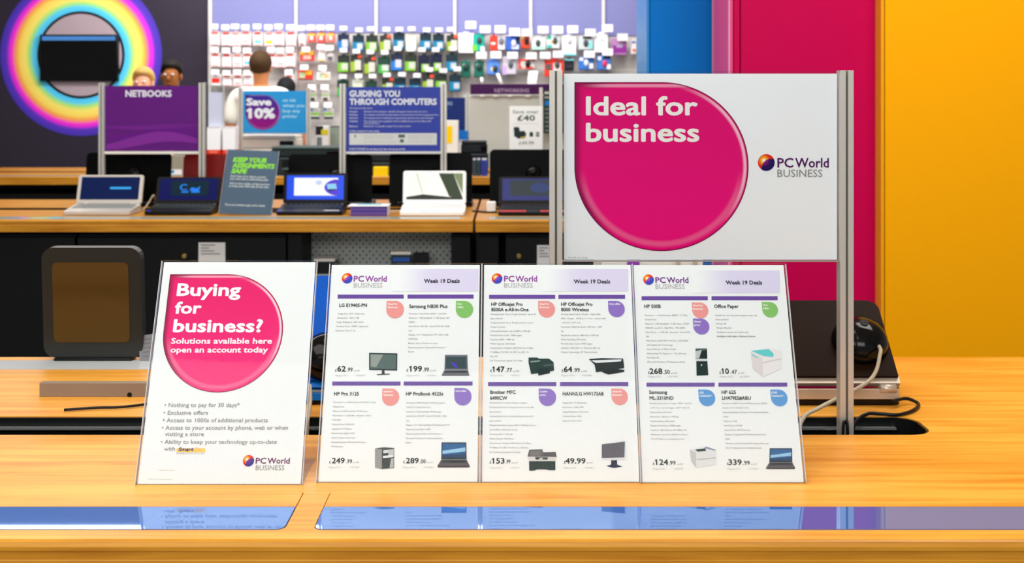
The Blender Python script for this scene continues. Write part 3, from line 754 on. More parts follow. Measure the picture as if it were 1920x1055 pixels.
deal(P, (1334, 1458, 555, 562.5), [('Office Paper', 1339, 577, 1385)], 6.6, [('g', 1428, 1460, 566, 595, ('Hot', 'Offer'))],
     ['Suitable for use with photocopiers, laser and', 'inkjet printers', 'Format: A4', 'Weight: 80 g/m2', 'Available in boxes of 5 reams only'], 1341, 591, 7.9,
     ((1349, 700.5), ('10', 1353, 1367), ('.47', 1370, 1382)), (1350, 1387, 707, 'AL2039'), ('paper_box', 1407, 1466, 652, 706, .08))
P.text('specification_text', 'Available in bulk deals in Business Centres', 1344, 631.5, 1416, 3.0, (70, 70, 70), .008, 2)
deal(P, (1212, 1340, 717, 724.5), [('Samsung', 1217, 738, 1251), ('ML-3310ND', 1218, 749, 1263)], 6.8, [('b', 1309, 1342, 730, 761, ('\u00a350', 'Cashback*'))],
     ['Printing Speed: Up to 31 ppm - B/W - A4 (210', 'x 297 mm) - Up to 33 ppm - B/W - letter A', 'Colour (216 x 279 mm)', 'Resolution: 1200 dpi x 1200 dpi', 'Media Handling: 300 sheets', 'Monthly Duty Cycle: 50000 pages', 'Interface: USB, Ethernet 10/100Base-TX', 'Dimensions: 36.6 cm x 36.8 cm x 25.2 cm', '*For full T&Cs visit www.pcwb.co.uk'], 1218, 756, 8.35,
     ((1224, 871), ('124', 1228, 1253), ('.99', 1254, 1267)), (1224, 1263, 880, 'YX36049'), ('printer_d', 1293, 1344, 837, 877, .04))
deal(P, (1347, 1476, 717, 724.5), [('HP 625', 1353, 738, 1380), ('LH479ES#ABU', 1354, 749, 1408)], 6.8, [('b', 1444, 1478, 730, 761, ('\u00a3100', 'Cashback*'))],
     ['Processor: AMD Turion II P540 processor (P320)', 'Screen: 15.6" HD LED (16:9)', 'Operating System: Windows 7 Professional edition', '64-bit', 'Memory: 4 GB', 'Hard Drive: 320 GB', 'Optical Drive: DVD Rewriter', 'Graphics: Integrated ATI Mobility Radeon HD', '4200', 'Wireless: with Wireless 802.11b/g/n (Mini-card)', 'Fast T/C Bluetooth for Cashback details'], 1354, 756, 8.35,
     ((1363, 871), ('339', 1366, 1391), ('.99', 1393, 1406)), (1364, 1403, 880, 'YL27449'), ('laptop_b', 1436, 1491, 840, 879, .085))
P.flush()
# --- pink sheet on the left
t, P = l_sign('account_sign', 'white sheet with a pink drop reading Buying for business, on the counter', -.4863, -.2745, 1.628, h=.2985, foot=.118)
a = P.loc(319, 514); e = P.loc(537, 618); bt = P.loc(422, 735.5)
r = (a[1]-bt[1])/2; cx, cy = a[0]+r, a[1]-r
uv_disc(P, 'pink_drop', cx, cy, r, DROP2, 1, P.drop_pts(cx, cy, r, 64))
for txt, x0, yb, x1, cap in (('Buying', 331, 554, 451, 24), ('for', 327, 587.5, 377, 23), ('business?', 324, 622, 492, 25)):
    P.text('headline', txt, x0, yb, x1, cap, (255, 255, 255), .030, 4)
P.text('headline', 'Solutions available here', 320.5, 644, 510, 11, (255, 255, 255), .026, 4)
P.text('headline', 'open an account today', 319.5, 660.5, 502, 11, (255, 255, 255), .026, 4)
G = (150, 142, 140)
for txt, x0, yb, x1 in (('\u2022 Nothing to pay for 30 days*', 308, 762.5, 449), ('\u2022 Exclusive offers', 306, 777, 390), ('\u2022 Access to 1000s of additional products', 305, 791, 502),
                        ('\u2022 Access to your account by phone, web or when', 303, 805, 540), ('visiting a store', 309, 817, 382), ('\u2022 Ability to keep your technology up-to-date', 301, 831.5, 519), ('with', 307, 844.5, 328)):
    P.text('bullet_text', txt, x0, yb, x1, 7.6, G, .012, 2)
P.rect('scheme_logo', 331, 385, 840, 847.5, (250, 206, 90), 1)
P.text('scheme_logo', 'Smart', 334, 845, 363, 7, (34, 30, 130), .03, 3, .2)
P.text('scheme_logo', 'Plan', 364, 845, 381, 7, (240, 190, 140), .0, 3, .2)
P.text('scheme_logo', 'Bringing business up to date', 331, 850.5, 384, 2.0, (130, 130, 160), 0, 3)
logo(P, 466, 863.5, 10.5, 479, 543, 868.5, 11, 533, 881, 9, GLOBE3, (110, 36, 96), (150, 146, 146))
P.text('imprint', '*Subject to status', 297, 882, 327, 2.2, (196, 176, 150), 0, 2)
P.text('imprint', 'PCW_01_0211_A4 account sign', 278, 899, 324, 2.2, (170, 165, 160), 0, 2)
P.flush()

# ------------------------------------------------------------------ post-mounted signs
def post_profile(w, d):
    """extruded aluminium post: two flanges with a slot between, seen from above"""
    g = w*.07
    return [(-w/2, 0), (-w*.09, 0), (-w*.09, d*.35), (w*.09, d*.35), (w*.09, 0), (w/2, 0), (w/2, d), (w*.09, d), (w*.09, d*.65), (-w*.09, d*.65), (-w*.09, d), (-w/2, d)]

def post_sign(name, label, px0, px1, py0, py1, d, paper, post_l, post_r, zbase, lip=.006, lip_c=(150, 145, 140)):
    """A3 landscape sheet in a clear sleeve between two posts; px/py are the sheet's corners, post_* the posts' pixel spans"""
    cx = X((px0+px1)/2, d); zb = Z(py1, d); h = Z(py0, d)-zb; w = X(px1, d)-X(px0, d)
    t = thing(name, label, 'sign', (cx, d, zbase))
    R = Matrix.Translation((0, 0, zb-zbase)) @ Matrix.Rotation(math.pi/2, 4, 'X')
    q = B(); q.box(-w/2, w/2, 0, h, -.0004, .0004, paper); sh = q.build('printed_sheet', t); sh.matrix_local = R
    xa, xb = X(post_l[1], d)-cx, X(post_r[0], d)-cx
    q = B(); q.box(xa+.0005, xb-.0005, -.001, h+.004, .003, .005, ACR); q.build('front_pane', t).matrix_local = R
    q = B(); q.box(xa+.0005, xb-.0005, -.001, h+.004, -.005, -.003, ACR); q.build('back_pane', t).matrix_local = R
    if lip:
        q = B(); q.box(xa+.0005, xb-.0005, -.0012-lip, -.0012, -.005, .005, mat('lip_%d' % lip_c[0], lip_c, .35)); q.build('bottom_lip', t).matrix_local = R
    for a_, c_ in (post_l, post_r):
        x0, x1 = X(a_, d)-cx, X(c_, d)-cx; pw = x1-x0
        q = B(); q.prism([((x0+x1)/2+u, v-.011) for u, v in post_profile(pw, .022)], 0, Z(py0-6, d)-zbase, ALU)
        q.box((x0+x1)/2-pw*.085, (x0+x1)/2+pw*.085, -.0034, .0032, .001, Z(py0-5, d)-zbase, ALU_D)
        q.build('post', t)
    return t, Print(sh, Matrix.Translation(t.location) @ R, .0006)

TRZ = .8
# big foreground sign
t, P = post_sign('drop_sign', 'large white sign with a magenta drop between two aluminium posts', 1057, 1569, 138, 486.5, 1.928, mat('big_sign_paper', (244, 246, 251), .5), (1030, 1054), (1572, 1597), .7955, .0016)
a = P.loc(1077, 154); bt = P.loc(1240, 470.5); e = P.loc(1403.5, 312)
r = (a[1]-bt[1])/2; rx = (e[0]-a[0])/2
cx, cy = a[0]+rx, a[1]-r
pts = [(cx+(x-cx)*rx/r, y) for x, y in P.drop_pts(cx, cy, r, 96)]
b_ = B(); f = b_.poly([(x, y, P.front+LV) for x, y in pts], DROP1); uvl = b_.bm.loops.layers.uv.new('print')
for l in f.loops: l[uvl].uv = ((l.vert.co.x-cx)/rx, (l.vert.co.y-cy)/r)
bmesh.ops.triangulate(b_.bm, faces=b_.bm.faces); b_.build('magenta_drop', P.sheet)
P.text('headline', 'Ideal for', 1098.5, 215, 1308, 36, (244, 240, 236), .027, 4, res=4)
P.text('headline', 'business', 1098.5, 264.5, 1311, 36, (244, 240, 236), .027, 4, res=4)
logo(P, 1436.7, 304.5, 15.8, 1457.5, 1554, 313.5, 18, 1542, 331.5, 13.5, GLOBE1, (84, 16, 92), (146, 142, 136))
P.text('imprint', 'PCW_073_0110_A3 sign', 1065, 484, 1102, 2.4, (110, 110, 110), 0, 2)
P.flush()

# signs on the laptop bench
dS = 5.61
t, P = post_sign('netbooks_sign', 'purple sign reading NETBOOKS over the laptop bench', 197, 372, 161, 283, dS, mat('purple_paper', (104, 22, 128), .4), (186, 196), (373.5, 385), TRZ, .012, (226, 226, 214))
P.text('headline', 'NETBOOKS', 235, 181, 322, 13, (236, 226, 238), .05, 4)
for k, (y0, hgt, c_) in enumerate(((236, 9, (122, 38, 146)), (250, 12, (112, 28, 140)), (262, 20, (140, 50, 160)))):    # printed swirls
    up = [(199+171*j/20, y0+hgt*.5*math.sin(j/20*math.pi*1.3+k) - 6*math.sin(j/20*math.pi)) for j in range(21)]
    lo = [(x, min(281, y+hgt*(.25+.75*math.sin(math.pi*(j+2)/24)))) for j, (x, y) in enumerate(up)]
    P.poly('swirl', up + lo[::-1], c_, 1+k)
P.flush()
t, P = post_sign('guide_sign', 'blue sign reading GUIDING YOU THROUGH COMPUTERS over the laptop bench', 649, 826, 163, 283.5, dS, mat('blue_paper', (56, 70, 166), .4), (637, 648), (826.5, 837.5), TRZ, .010, (206, 208, 204))
WT = (232, 230, 238)
P.text('headline', 'GUIDING YOU', 655, 181, 750, 12.5, WT, .05, 3)
P.text('headline', 'THROUGH COMPUTERS', 655, 196, 819, 12.5, WT, .05, 3)
P.text('small_text', 'The features that matter', 655, 204, 699, 3, WT, 0, 2)
for k, (w_, s_, x1) in enumerate((('Processor', 'The brain of the computer - basically, the speed it runs at when you use it', 801), ('Memory', 'The computer multi-tasks by using memory, the more there is the more programs at once', 822), ('Hard drive', 'The computer stores everything you keep on here, pictures, music and documents', 813), ('Graphics', 'The computer uses a graphics card to display pictures and videos well', 808), ('Battery', 'However it works away from the mains', 770))):
    yb = 210.5+k*6+(3.5 if k == 4 else 0)
    P.text('small_text', w_, 655, yb, 671, 3.2, WT, .01, 2); P.text('small_text', s_, 682, yb, x1, 3.2, WT, 0, 2)
P.text('small_text', 'and presentations', 682, 232.5, 711, 3, WT, 0, 2)
P.text('small_text', 'A tablet computer for every setting', 655, 247, 711, 3.4, WT, .01, 2)
P.rect('white_box', 655, 819, 249.5, 271.5, (226, 224, 220), 1)
for k, (x0, x1, yb) in enumerate(((682, 738, 256), (682, 735, 260), (766, 814, 256), (766, 812, 260), (682, 742, 267), (766, 810, 266))):
    P.text('small_text', 'Recommended for home and everyday', x0, yb, x1, 2.6, (170, 168, 170), 0, 3)
for x0, y0, w_ in ((747, 252, 12), (750, 261, 7), (665, 252, 2)): P.rect('picture', x0, x0+w_, y0, y0+6, (92, 110, 104), 3)
P.text('small_text', "DON'T FORGET to ask about our low cost set up service", 655, 281, 760, 4, WT, .015, 2)
P.flush()
# signs on the printer bench
dP = 8.36
t, P = post_sign('saving_sign', 'cyan sign reading Save 10% with a violet drop', 456, 574, 170.5, 249.5, dP, mat('cyan_paper', (44, 154, 220), .4), (447, 455), (575, 582), TRZ)
a = P.loc(460, 177.5); bt = P.loc(494, 243.5); r = (a[1]-bt[1])/2
DROP3 = drop_ink('violet_drop_print', (66, 42, 150), (150, 20, 130), (70, 30, 110), (220, 190, 240))
uv_disc(P, 'violet_drop', a[0]+r, a[1]-r, r, DROP3, 1, P.drop_pts(a[0]+r, a[1]-r, r, 48))
P.text('headline', 'Save', 461.5, 197, 509, 14, (240, 240, 245), .05, 3); P.text('headline', '10%', 462, 221, 516, 20, (240, 240, 245), .05, 3)
for k, (w_, x1) in enumerate((('on ink', 555), ('when you', 571), ('buy any', 563), ('printer', 558))): P.text('side_text', w_, 530, 190.5+10*k, x1, 6, (190, 230, 248), .02, 3)
P.flush()
t, P = post_sign('guide_sign', 'dark blue guide sign mostly hidden behind the nearer blue guide sign', 756, 872, 183, 264, dP, mat('navy_paper', (24, 46, 116), .4), (747, 755), (874, 880), TRZ)
P.text('headline', 'GUIDING YOU', 760, 189, 820, 6, (150, 165, 200), .04, 3); P.text('headline', 'THROUGH COMPUTERS', 757, 197, 848.5, 7, (150, 165, 200), .04, 3)
P.text('small_text', 'The features that matter to you', 760, 203, 843, 2.5, (120, 140, 190), 0, 3)
P.flush()
# slate acrylic sign on the laptop bench
t, P = l_sign('assignment_sign', 'slate grey tilted sign reading KEEP YOUR ASSIGNMENTS SAFE between two laptops', X(411, 5.30), X(508, 5.30), 5.30, zb=.904, h=.292, tilt=math.radians(25), paper=mat('slate_paper', (78, 98, 118), .4), roll=math.radians(2.0), foot=.09)
LIME = (150, 226, 66)
for txt, x0, yb, x1 in (('KEEP YOUR', 436.5, 303, 500), ('ASSIGNMENTS', 435, 313.5, 515), ('SAFE', 433, 324, 463.5)): P.text('headline', txt, x0, yb, x1, 9.5, LIME, .06, 3, .2)
for txt, x0, yb, x1 in (("Don't leave it to chance, protect", 432, 331.5, 499), 'x' and ('your work with an online backup plan', 431, 336.5, 503), ('Ask in store today, to find out how', 430, 345, 506), ('to keep your files safe all the time', 429, 350, 504), ('Terms and conditions apply, ask for details', 421, 385, 497)):
    P.text('small_text', txt, x0, yb, x1, 4.2, (206, 208, 208), .03, 3)
P.flush()

# "Save over" card on the printer bench
dC = 8.02
def flat_card(name, label, px0, px1, py0, py1, d, m, zbase, cat='sign', thick=.003):
    cx = X((px0+px1)/2, d); zb = Z(py1, d); h = Z(py0, d)-zb; w = X(px1, d)-X(px0, d)
    t = thing(name, label, cat, (cx, d, zb)); R = Matrix.Rotation(math.pi/2, 4, 'X')
    q = B(); q.box(-w/2, w/2, 0, h, -thick, 0, m); sh = q.build('card', t); sh.matrix_local = R
    return t, Print(sh, Matrix.Translation(t.location) @ R)
t, P = flat_card('price_card', 'white price card reading Save over £40, standing on a black printer', 955, 1017.5, 198.5, 285, dC, mat('white_card', (244, 246, 244), .5), .9)
P.text('lettering', 'Save over', 961, 212.5, 1010, 6.5, (120, 132, 126), .01, 2); P.text('lettering', '\u00a340', 970, 226, 1003, 10.5, (40, 66, 54), .02, 2)
P.text('lettering', 'on selected all-in-one printers with software', 962, 232.5, 1010, 2, (180, 186, 184), 0, 2)
P.text('lettering', '\u00a349.99', 973, 271, 1001, 6.5, (120, 124, 122), .01, 2)
P.poly('printer_picture', [(963, 238), (973, 238), (975, 246), (983, 245), (987, 251), (984, 258), (972, 260), (964, 255)], (44, 56, 56), 2)
P.poly('printer_picture', [(975, 257), (986, 255), (985, 259), (977, 260)], (196, 170, 90), 3)
P.rect('printer_picture', 993, 999.5, 247.5, 256, (40, 58, 54), 2); P.rect('printer_picture', 1005, 1011, 247.5, 256, (60, 72, 70), 2); P.rect('printer_picture', 1006.5, 1009, 250, 253, (220, 220, 220), 3)
P.flush()

# grey partition with the NETWORKING fascia, between the printer bench and the peg wall
dG = 9.15
x0, x1 = X(868, dG), X(1240, dG)
t = thing('gondola_unit', 'grey gondola partition under the purple NETWORKING fascia', 'display unit', ((x0+x1)/2, dG, 0)); w = (x1-x0)/2; ox = t.location.x
q = B(); q.box(-w, w, 0, .05, 0, Z(179, dG), GREY_PANEL, .003); q.build('back_panel', t)
q = B(); q.box(-w, w, -.2, -.001, 0, .12, GREY_PANEL, .003); q.build('base_shelf', t)
xs = X(882, dG)-ox
q = B(); q.box(xs, w, -.035, -.004, Z(177, dG), Z(157.5, dG), mat('plum_fascia', (58, 8, 72), .4), .002); fa = q.build('fascia', t)
PF = Print(fa, Matrix.Translation((t.location.x, dG-.035, 0)) @ Matrix.Rotation(math.pi/2, 4, 'X'))
fa2 = B(); fa2.mi(ink((150, 130, 160)))
vs_, fs, u0, u1, n1 = glyphs('NETWORKING', .04)
p0, p1 = at(927, 173, dG-.0355), at(992, 173, dG-.0355); sx = (p1.x-p0.x)/(u1-u0); sz = (7.5*dG/F)/(CAP+.08)
vv = [fa2.bm.verts.new((p0.x-ox+(x-u0)*sx, -.0355-.00002*(k_//n1), p0.z+y*sz)) for k_, (x, y) in enumerate(vs_)]
for f in fs: fa2.bm.faces.new([vv[k] for k in f])
fa2.build('fascia_lettering', fa)
q = B()
for px in (900, 925, 952, 985): q.box(X(px, dG)-ox, X(px+8, dG)-ox, -.03, -.002, Z(181, dG), Z(178.2, dG), WHITE_P)
q.build('shelf_ticket', t)
q = B(); q.box(X(1011, dG)-ox, X(1017, dG)-ox, -.06, -.037, 0, Z(164, dG), mat('grey_upright', (212, 210, 206), .4)); q.build('upright', t)
R = Matrix.Translation((0, -.075, 0)) @ Matrix.Rotation(math.pi/2, 4, 'X')
pa, pb = at(1019, 250, dG-.075), at(1085, 168, dG-.075)
q = B(); q.box(pa.x-ox, pb.x-ox, pa.z, pb.z, -.004, 0, mat('dark_green_board', (34, 56, 52), .5)); q.box(pa.x-ox+.03, pa.x-ox+.05, pa.z+.1, pa.z+.12, -.075, -.0045, ALU); sh = q.build('poster_board', t); sh.matrix_local = R
P = Print(sh, Matrix.Translation(t.location) @ R)
P.rect('poster_print', 1021, 1040, 172, 176, (196, 200, 198), 2); P.rect('poster_print', 1021, 1034, 181, 184, (170, 176, 172), 2); P.rect('poster_print', 1022, 1040, 189, 198, (30, 120, 200), 2)
for k in range(6): P.rect('poster_print', 1022, 1040, 203+k*8, 206+k*8, (110, 124, 118), 2)
P.flush()

# ------------------------------------------------------------------ laptops
SCR = {}
def screen_mat(name, c, e): return mat(name, c, .25, emit=e)
def laptop(label, loc, w, dep, lid, tilt, rz, body, deck, bezel, screen, group=None, logo_=None, name='laptop', strip=None, stickers=()):
    """open laptop, its front edge at the origin facing -Y; tilt: lid's lean from vertical"""
    t = thing(name, label, 'laptop', loc, rz, group)
    zf, zr = .016, .036; sl = math.atan2(zr-zf, dep); lid -= .012
    q = B(); q.prism(round_rect(-w/2, w/2, 0, dep, .012), .003, zf, body)
    for v in q.bm.verts:
        if v.co.z > .01: v.co.z = zf + (zr-zf)*v.co.y/dep
    q.box(-w/2+.01, w/2-.01, .02, .03, 0, .003, BLACK); q.box(-w/2+.01, w/2-.01, dep-.03, dep-.02, 0, .003, BLACK); base = q.build('base', t)
    DM = Matrix.Translation((0, 0, zf)) @ Matrix.Rotation(sl, 4, 'X')
    q = B(); q.box(-w/2+.012, w/2-.012, dep*.42, dep-.025, 0, .0015, deck)
    for r_ in range(5):
        for k in range(11):
            xx = -w/2+.018+(w-.036)*k/11; q.box(xx, xx+(w-.036)/11-.003, dep*.45+r_*.017, dep*.45+r_*.017+.013, .0015, .0035, deck)
    kb = q.build('keyboard', base); kb.matrix_local = DM; kb['kind'] = 'stuff'
    q = B(); q.box(-.035, .035, .018, dep*.42-.012, 0, .0008, bezel); q.build('touchpad', base).matrix_local = DM
    if strip: q = B(); q.box(-w/2+.014, w/2-.014, dep-.022, dep-.012, .0, .0022, strip); q.build('hinge_strip', base).matrix_local = DM
    for nm, u0, u1, v0, v1, sm in stickers:
        q = B(); q.box(u0, u1, v0, v1, .0, .001, sm); q.build(nm, base).matrix_local = DM
    R = Matrix.Translation((0, dep-.004, zr+.001)) @ Matrix.Rotation(math.pi/2-tilt, 4, 'X')
    q = B(); q.prism(round_rect(-w/2, w/2, 0, lid, .010), -.012, 0, body); q.prism(round_rect(-w/2+.003, w/2-.003, .003, lid-.003, .009), 0, .0012, bezel); ld = q.build('lid', t); ld.matrix_local = R
    for s in (-1, 1): q = B(); q.tube([(s*w*.36-.015, dep-.004, zr-.001), (s*w*.36+.015, dep-.004, zr-.001)], .005, bezel, 10); q.build('hinge', t)
    m = w*.052; y0, y1 = lid*.13, lid*.925
    q = B(); q.poly([(-w/2+m, y0, .0016), (w/2-m, y0, .0016), (w/2-m, y1, .0016), (-w/2+m, y1, .0016)], screen); sc = q.build('screen', ld)
    return t, ld, (w, lid, m, y0, y1)

def on_screen(ld, dims, name, shapes):
    w, lid, m, y0, y1 = dims
    q = B()
    for k, (pts, mt) in enumerate(shapes):
        q.poly([(-w/2+m+(w-2*m)*u, y1-(y1-y0)*v, .0018+.0001*k) for u, v in pts], mt)
    return q.build(name, ld)
def circ(cx, cy, rx, ry, n=20, a0=0, a1=360): return [(cx+rx*math.cos(math.radians(a0+(a1-a0)*j/n)), cy+ry*math.sin(math.radians(a0+(a1-a0)*j/n))) for j in range(n if a1-a0 == 360 else n+1)]

NAVY = screen_mat('navy_screen', (6, 16, 96), .8)
DK = mat('dark_keys', (52, 58, 58), .4)
dL = 5.30
# silver laptop at the left
t, ld, dm = laptop('silver laptop with a navy screen, left of the black netbook on the bench', (X(180, dL), dL, .9), .285, .17, .140, math.radians(18), math.radians(0), STEEL, GREY_P, STEEL, screen_mat('deep_blue_screen', (8, 34, 92), .7))
on_screen(ld, dm, 'screen_lettering', [([(.5, .44), (.86, .44), (.86, .54), (.5, .54)], screen_mat('cyan_glow', (60, 170, 240), 1.0))])
# black netbook with blue letters
t, ld, dm = laptop('black netbook showing blue letters on a dark screen', (X(332, dL), dL, .9), .282, .17, .133, math.radians(22), 0, BLACK, DK, BLACK, NAVY, strip=STEEL, stickers=(('sticker', -.135, -.118, .012, .024, mat('blue_sticker', (40, 60, 220), .4)),))
BL = screen_mat('azure_glow', (40, 130, 240), 1.0)
ring = circ(.42, .40, .075, .15, 16, 40, 320) + circ(.42, .40, .045, .10, 16, 320, 40)
on_screen(ld, dm, 'screen_picture', [([(.2, .1), (.85, .1), (.85, .8), (.2, .8)], screen_mat('dark_green_glow', (6, 48, 62), .7)), (ring, BL),
          ([(.52, .5), (.56, .4), (.64, .46), (.70, .34), (.68, .58), (.54, .58)], BL), ([(.38, .60), (.50, .57), (.50, .66), (.38, .66)], BL), ([(.56, .58), (.70, .58), (.70, .66), (.55, .66)], BL)])
# black laptop with bright blue screen
t, ld, dm = laptop('black laptop with a bright blue screen and white window', (X(579, dL), dL, .9), .278, .17, .144, math.radians(8), 0, BLACK, DK, BLACK, screen_mat('royal_blue_screen', (0, 74, 236), 1.0), strip=STEEL, stickers=(('sticker', -.135, -.118, .012, .024, mat('blue_sticker', (40, 60, 220), .4)), ('sticker', .06, .125, .02, .03, PAPER_G)))
WG = screen_mat('white_glow', (250, 252, 255), 1.0)
on_screen(ld, dm, 'screen_window', [([(.13, .1), (.9, .1), (.9, .84), (.13, .84)], WG), (circ(.56, .30, .055, .10), screen_mat('pale_blue_glow', (196, 214, 242), 1.0)),
          ([(.9, .18)] + [(.9 - .24*math.cos(math.radians(a)), .50 - .34*math.sin(math.radians(a))) for a in range(80, -81, -10)] + [(.9, .84)], screen_mat('violet_glow', (88, 50, 220), .9)),
          ([(.70, .36), (.86, .34), (.88, .56), (.72, .58)], screen_mat('sky_glow', (140, 210, 245), 1.0)), ([(.70, .58), (.86, .56), (.84, .62), (.74, .66)], screen_mat('dark_glow', (20, 30, 70), .6))])
# white laptop; olive and sage shapes drawn on its pale screen
WB = mat('white_laptop_shell', (250, 250, 246), .3)
t, ld, dm = laptop('white laptop showing a pale roof on its screen', (X(810, dL-.02), dL-.02, .9), .274, .165, .157, math.radians(12), 0, WB, mat('white_keys', (238, 238, 236), .4), WB, screen_mat('pale_green_screen', (244, 248, 234), 1.1), stickers=(('sticker', -.05, .03, .01, .022, mat('pale_blue_sticker', (170, 205, 245), .4)),))
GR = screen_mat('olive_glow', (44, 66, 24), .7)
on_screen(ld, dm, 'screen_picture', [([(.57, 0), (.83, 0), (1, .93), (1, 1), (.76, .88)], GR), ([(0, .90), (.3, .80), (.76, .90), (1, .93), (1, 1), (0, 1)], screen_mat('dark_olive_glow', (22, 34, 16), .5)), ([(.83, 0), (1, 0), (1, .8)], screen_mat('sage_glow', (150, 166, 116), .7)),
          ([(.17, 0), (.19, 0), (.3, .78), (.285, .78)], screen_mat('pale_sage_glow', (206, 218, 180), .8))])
# red and black laptop
RED = mat('red_palmrest', (196, 52, 48), .4)
t, ld, dm = laptop('black laptop with a red palm rest and navy screen, beside the bench joint', (X(1000, dL-.02), dL-.02, .9), .295, .17, .131, math.radians(10), 0, BLACK, DK, BLACK, screen_mat('navy_screen_two', (4, 20, 120), .8), strip=RED, stickers=(('palm_rest', -.142, -.03, .004, .036, RED), ('palm_rest', .03, .142, .004, .036, RED), ('sticker', .08, .14, .014, .026, PAPER_G)))
on_screen(ld, dm, 'screen_picture', [([(.13, .08), (.86, .08), (.86, .80), (.13, .80)], screen_mat('dark_green_glow_two', (4, 40, 46), .6)), (circ(.62, .42, .16, .24), screen_mat('blue_blob_glow', (4, 48, 120), .7))])

# dome-shaped alarm pads and laptops seen from behind
def rear_laptop(label, cx, yh, w, lid, lean, shell, inset, base_m, puck=True, zt=.9, base_dep=.19, name='laptop', rim=None, rz=0, puck_at=(.0, .5), puck_r=.036, group=None, base_h=.018):
    """laptop facing away: hinge at the origin nearest the viewer, lean > 0 tips the lid away from the viewer"""
    t = thing(name, label, 'laptop', (cx, yh, zt), rz, group)
    q = B(); q.prism(round_rect(-w/2, w/2, 0, base_dep, .012), .002, .002+base_h, base_m); q.box(-w/2+.01, w/2-.01, .02, .03, 0, .002, BLACK)
    if rim: q.box(-w/2+.004, w/2-.004, -.0025, .0, base_h*.42, base_h+.002, rim, .001)
    bs_ = q.build('base', t)
    q = B(); q.box(-w/2+.014, w/2-.014, .03, base_dep*.62, .002+base_h, .0045+base_h, DK); q.build('keyboard', bs_)
    R = Matrix.Translation((0, .004, base_h+(.010 if rim else .005))) @ Matrix.Rotation(math.pi/2-lean, 4, 'X')
    q = B(); q.prism(round_rect(-w/2, w/2, 0, lid, .022, corners=(0, 0, 1, 1)), -.008, 0, rim or shell); q.prism(round_rect(-w/2+.002, w/2-.002, .010 if rim else .007, lid-.001, .020, corners=(0, 0, 1, 1)), 0, .006, shell)
    ld = q.build('lid', t); ld.matrix_local = R
    q = B(); q.box(-w/2+.015, w/2-.015, .012, lid-.012, -.0088, -.008, NAVY); q.build('screen', ld)
    if inset:
        q = B(); q.prism(round_rect(-w/2+.02, w/2-.035, .02, lid-.03, .01), .006, .0068, inset); q.build('lid_inset', ld)
    for s in (-1, 1): q = B(); q.tube([(s*(w/2-.022)-.013, 0, base_h+.002), (s*(w/2-.022)+.013, 0, base_h+.002)], .0075, rim or base_m, 10); q.build('hinge', t)
    W = Matrix.Translation((cx, yh, zt)) @ Matrix.Rotation(rz, 4, 'Z') @ R
    if puck:
        q = B(); n = 20; prof = [(1.0, 0), (1.0, .1), (.93, .32), (.78, .52), (.55, .68), (.28, .76), (.0001, .79)]
        rings = [[q.bm.verts.new((puck_at[0]+puck_r*a*math.cos(2*math.pi*j/n), lid*puck_at[1]+puck_r*a*math.sin(2*math.pi*j/n), .006+puck_r*c)) for j in range(n)] for a, c in prof]
        q.mi(BLACK_G)
        for A_, C_ in zip(rings, rings[1:]):
            for j in range(n): q.bm.faces.new((A_[j], A_[(j+1) % n], C_[(j+1) % n], C_[j])).smooth = True
        pk = q.build('alarm_dome', ld)
        q = B(); q.tube([(puck_at[0]+.004, lid*puck_at[1]+.012, .006+puck_r*.72), (puck_at[0]+.004, lid*puck_at[1]+.012, .006+puck_r*.80)], .007, mat('dome_button', (26, 18, 14), .5), 12); q.build('dome_button', pk)
    return t, W

LIDB = mat('brown_black_lid', (34, 19, 8), .4, spec=.04)
RLT, WR = rear_laptop('brown lidded laptop half shut, by the right aluminium post', .496, 2.045, .278, .172, math.radians(50), LIDB, None, BLACK_G, True, rim=mat('champagne_rim', (205, 190, 172), .3, .4), puck_at=(.088, .46), puck_r=.047, base_h=.026)
BLUEL = mat('glossy_blue_lid', (0, 78, 176), .3, spec=.06)
_, WL1 = rear_laptop('glossy blue laptop seen between the pink sheet and the deals sheets', -.335, 2.05, .27, .215, math.radians(42), BLUEL, None, BLACK, True, rim=mat('bright_blue_rim', (20, 120, 220), .3, spec=.1), puck_at=(.027, .24), puck_r=.044)
_, WL2 = rear_laptop('dark blue laptop glimpsed between two deals sheets', .10, 2.05, .255, .17, math.radians(42), mat('dark_blue_lid', (26, 40, 104), .25), None, BLACK, True, rim=mat('dark_blue_rim', (30, 44, 100), .3))

GREYC = mat('grey_cable', (186, 176, 152), .45)
BLACKC = mat('black_cable', (14, 14, 14), .45)
def cable(name, label, pts, r, m, cat='cable', n=8):
    q = B(); q.tube(smooth_path(pts, 7), r, m, n); return tag(q.build(name), label, cat)
pk = WR @ Vector((.110, .172*.30, .03))
cable('alarm_cable', 'thick grey cable from the dome on the brown laptop to the trough', [pk, pk+Vector((-.004, -.02, -.008)), pk+Vector((-.03, -.05, -.045)), at(1540, 762, 1.95), at(1505, 786, 1.92), Vector((at(1490, 800, 1.9).x, 1.905, .86))], .0032, GREYC)
pk = WL1 @ Vector((-.02, .215*.22, .012))
cable('alarm_cable', 'grey cable rising from the trough beside the pink sheet', [at(581, 722, 2.0), at(582, 750, 1.975), at(579, 775, 1.95), at(576, 800, 1.935), Vector((at(575, 815, 1.93).x, 1.93, .83))], .0030, GREYC)
cz = .9035
def on_top(px, py, dz=.0035):
    d = F*(CZ-.9-dz)/(py-HY); return Vector((X(px, d), d, .9+dz))
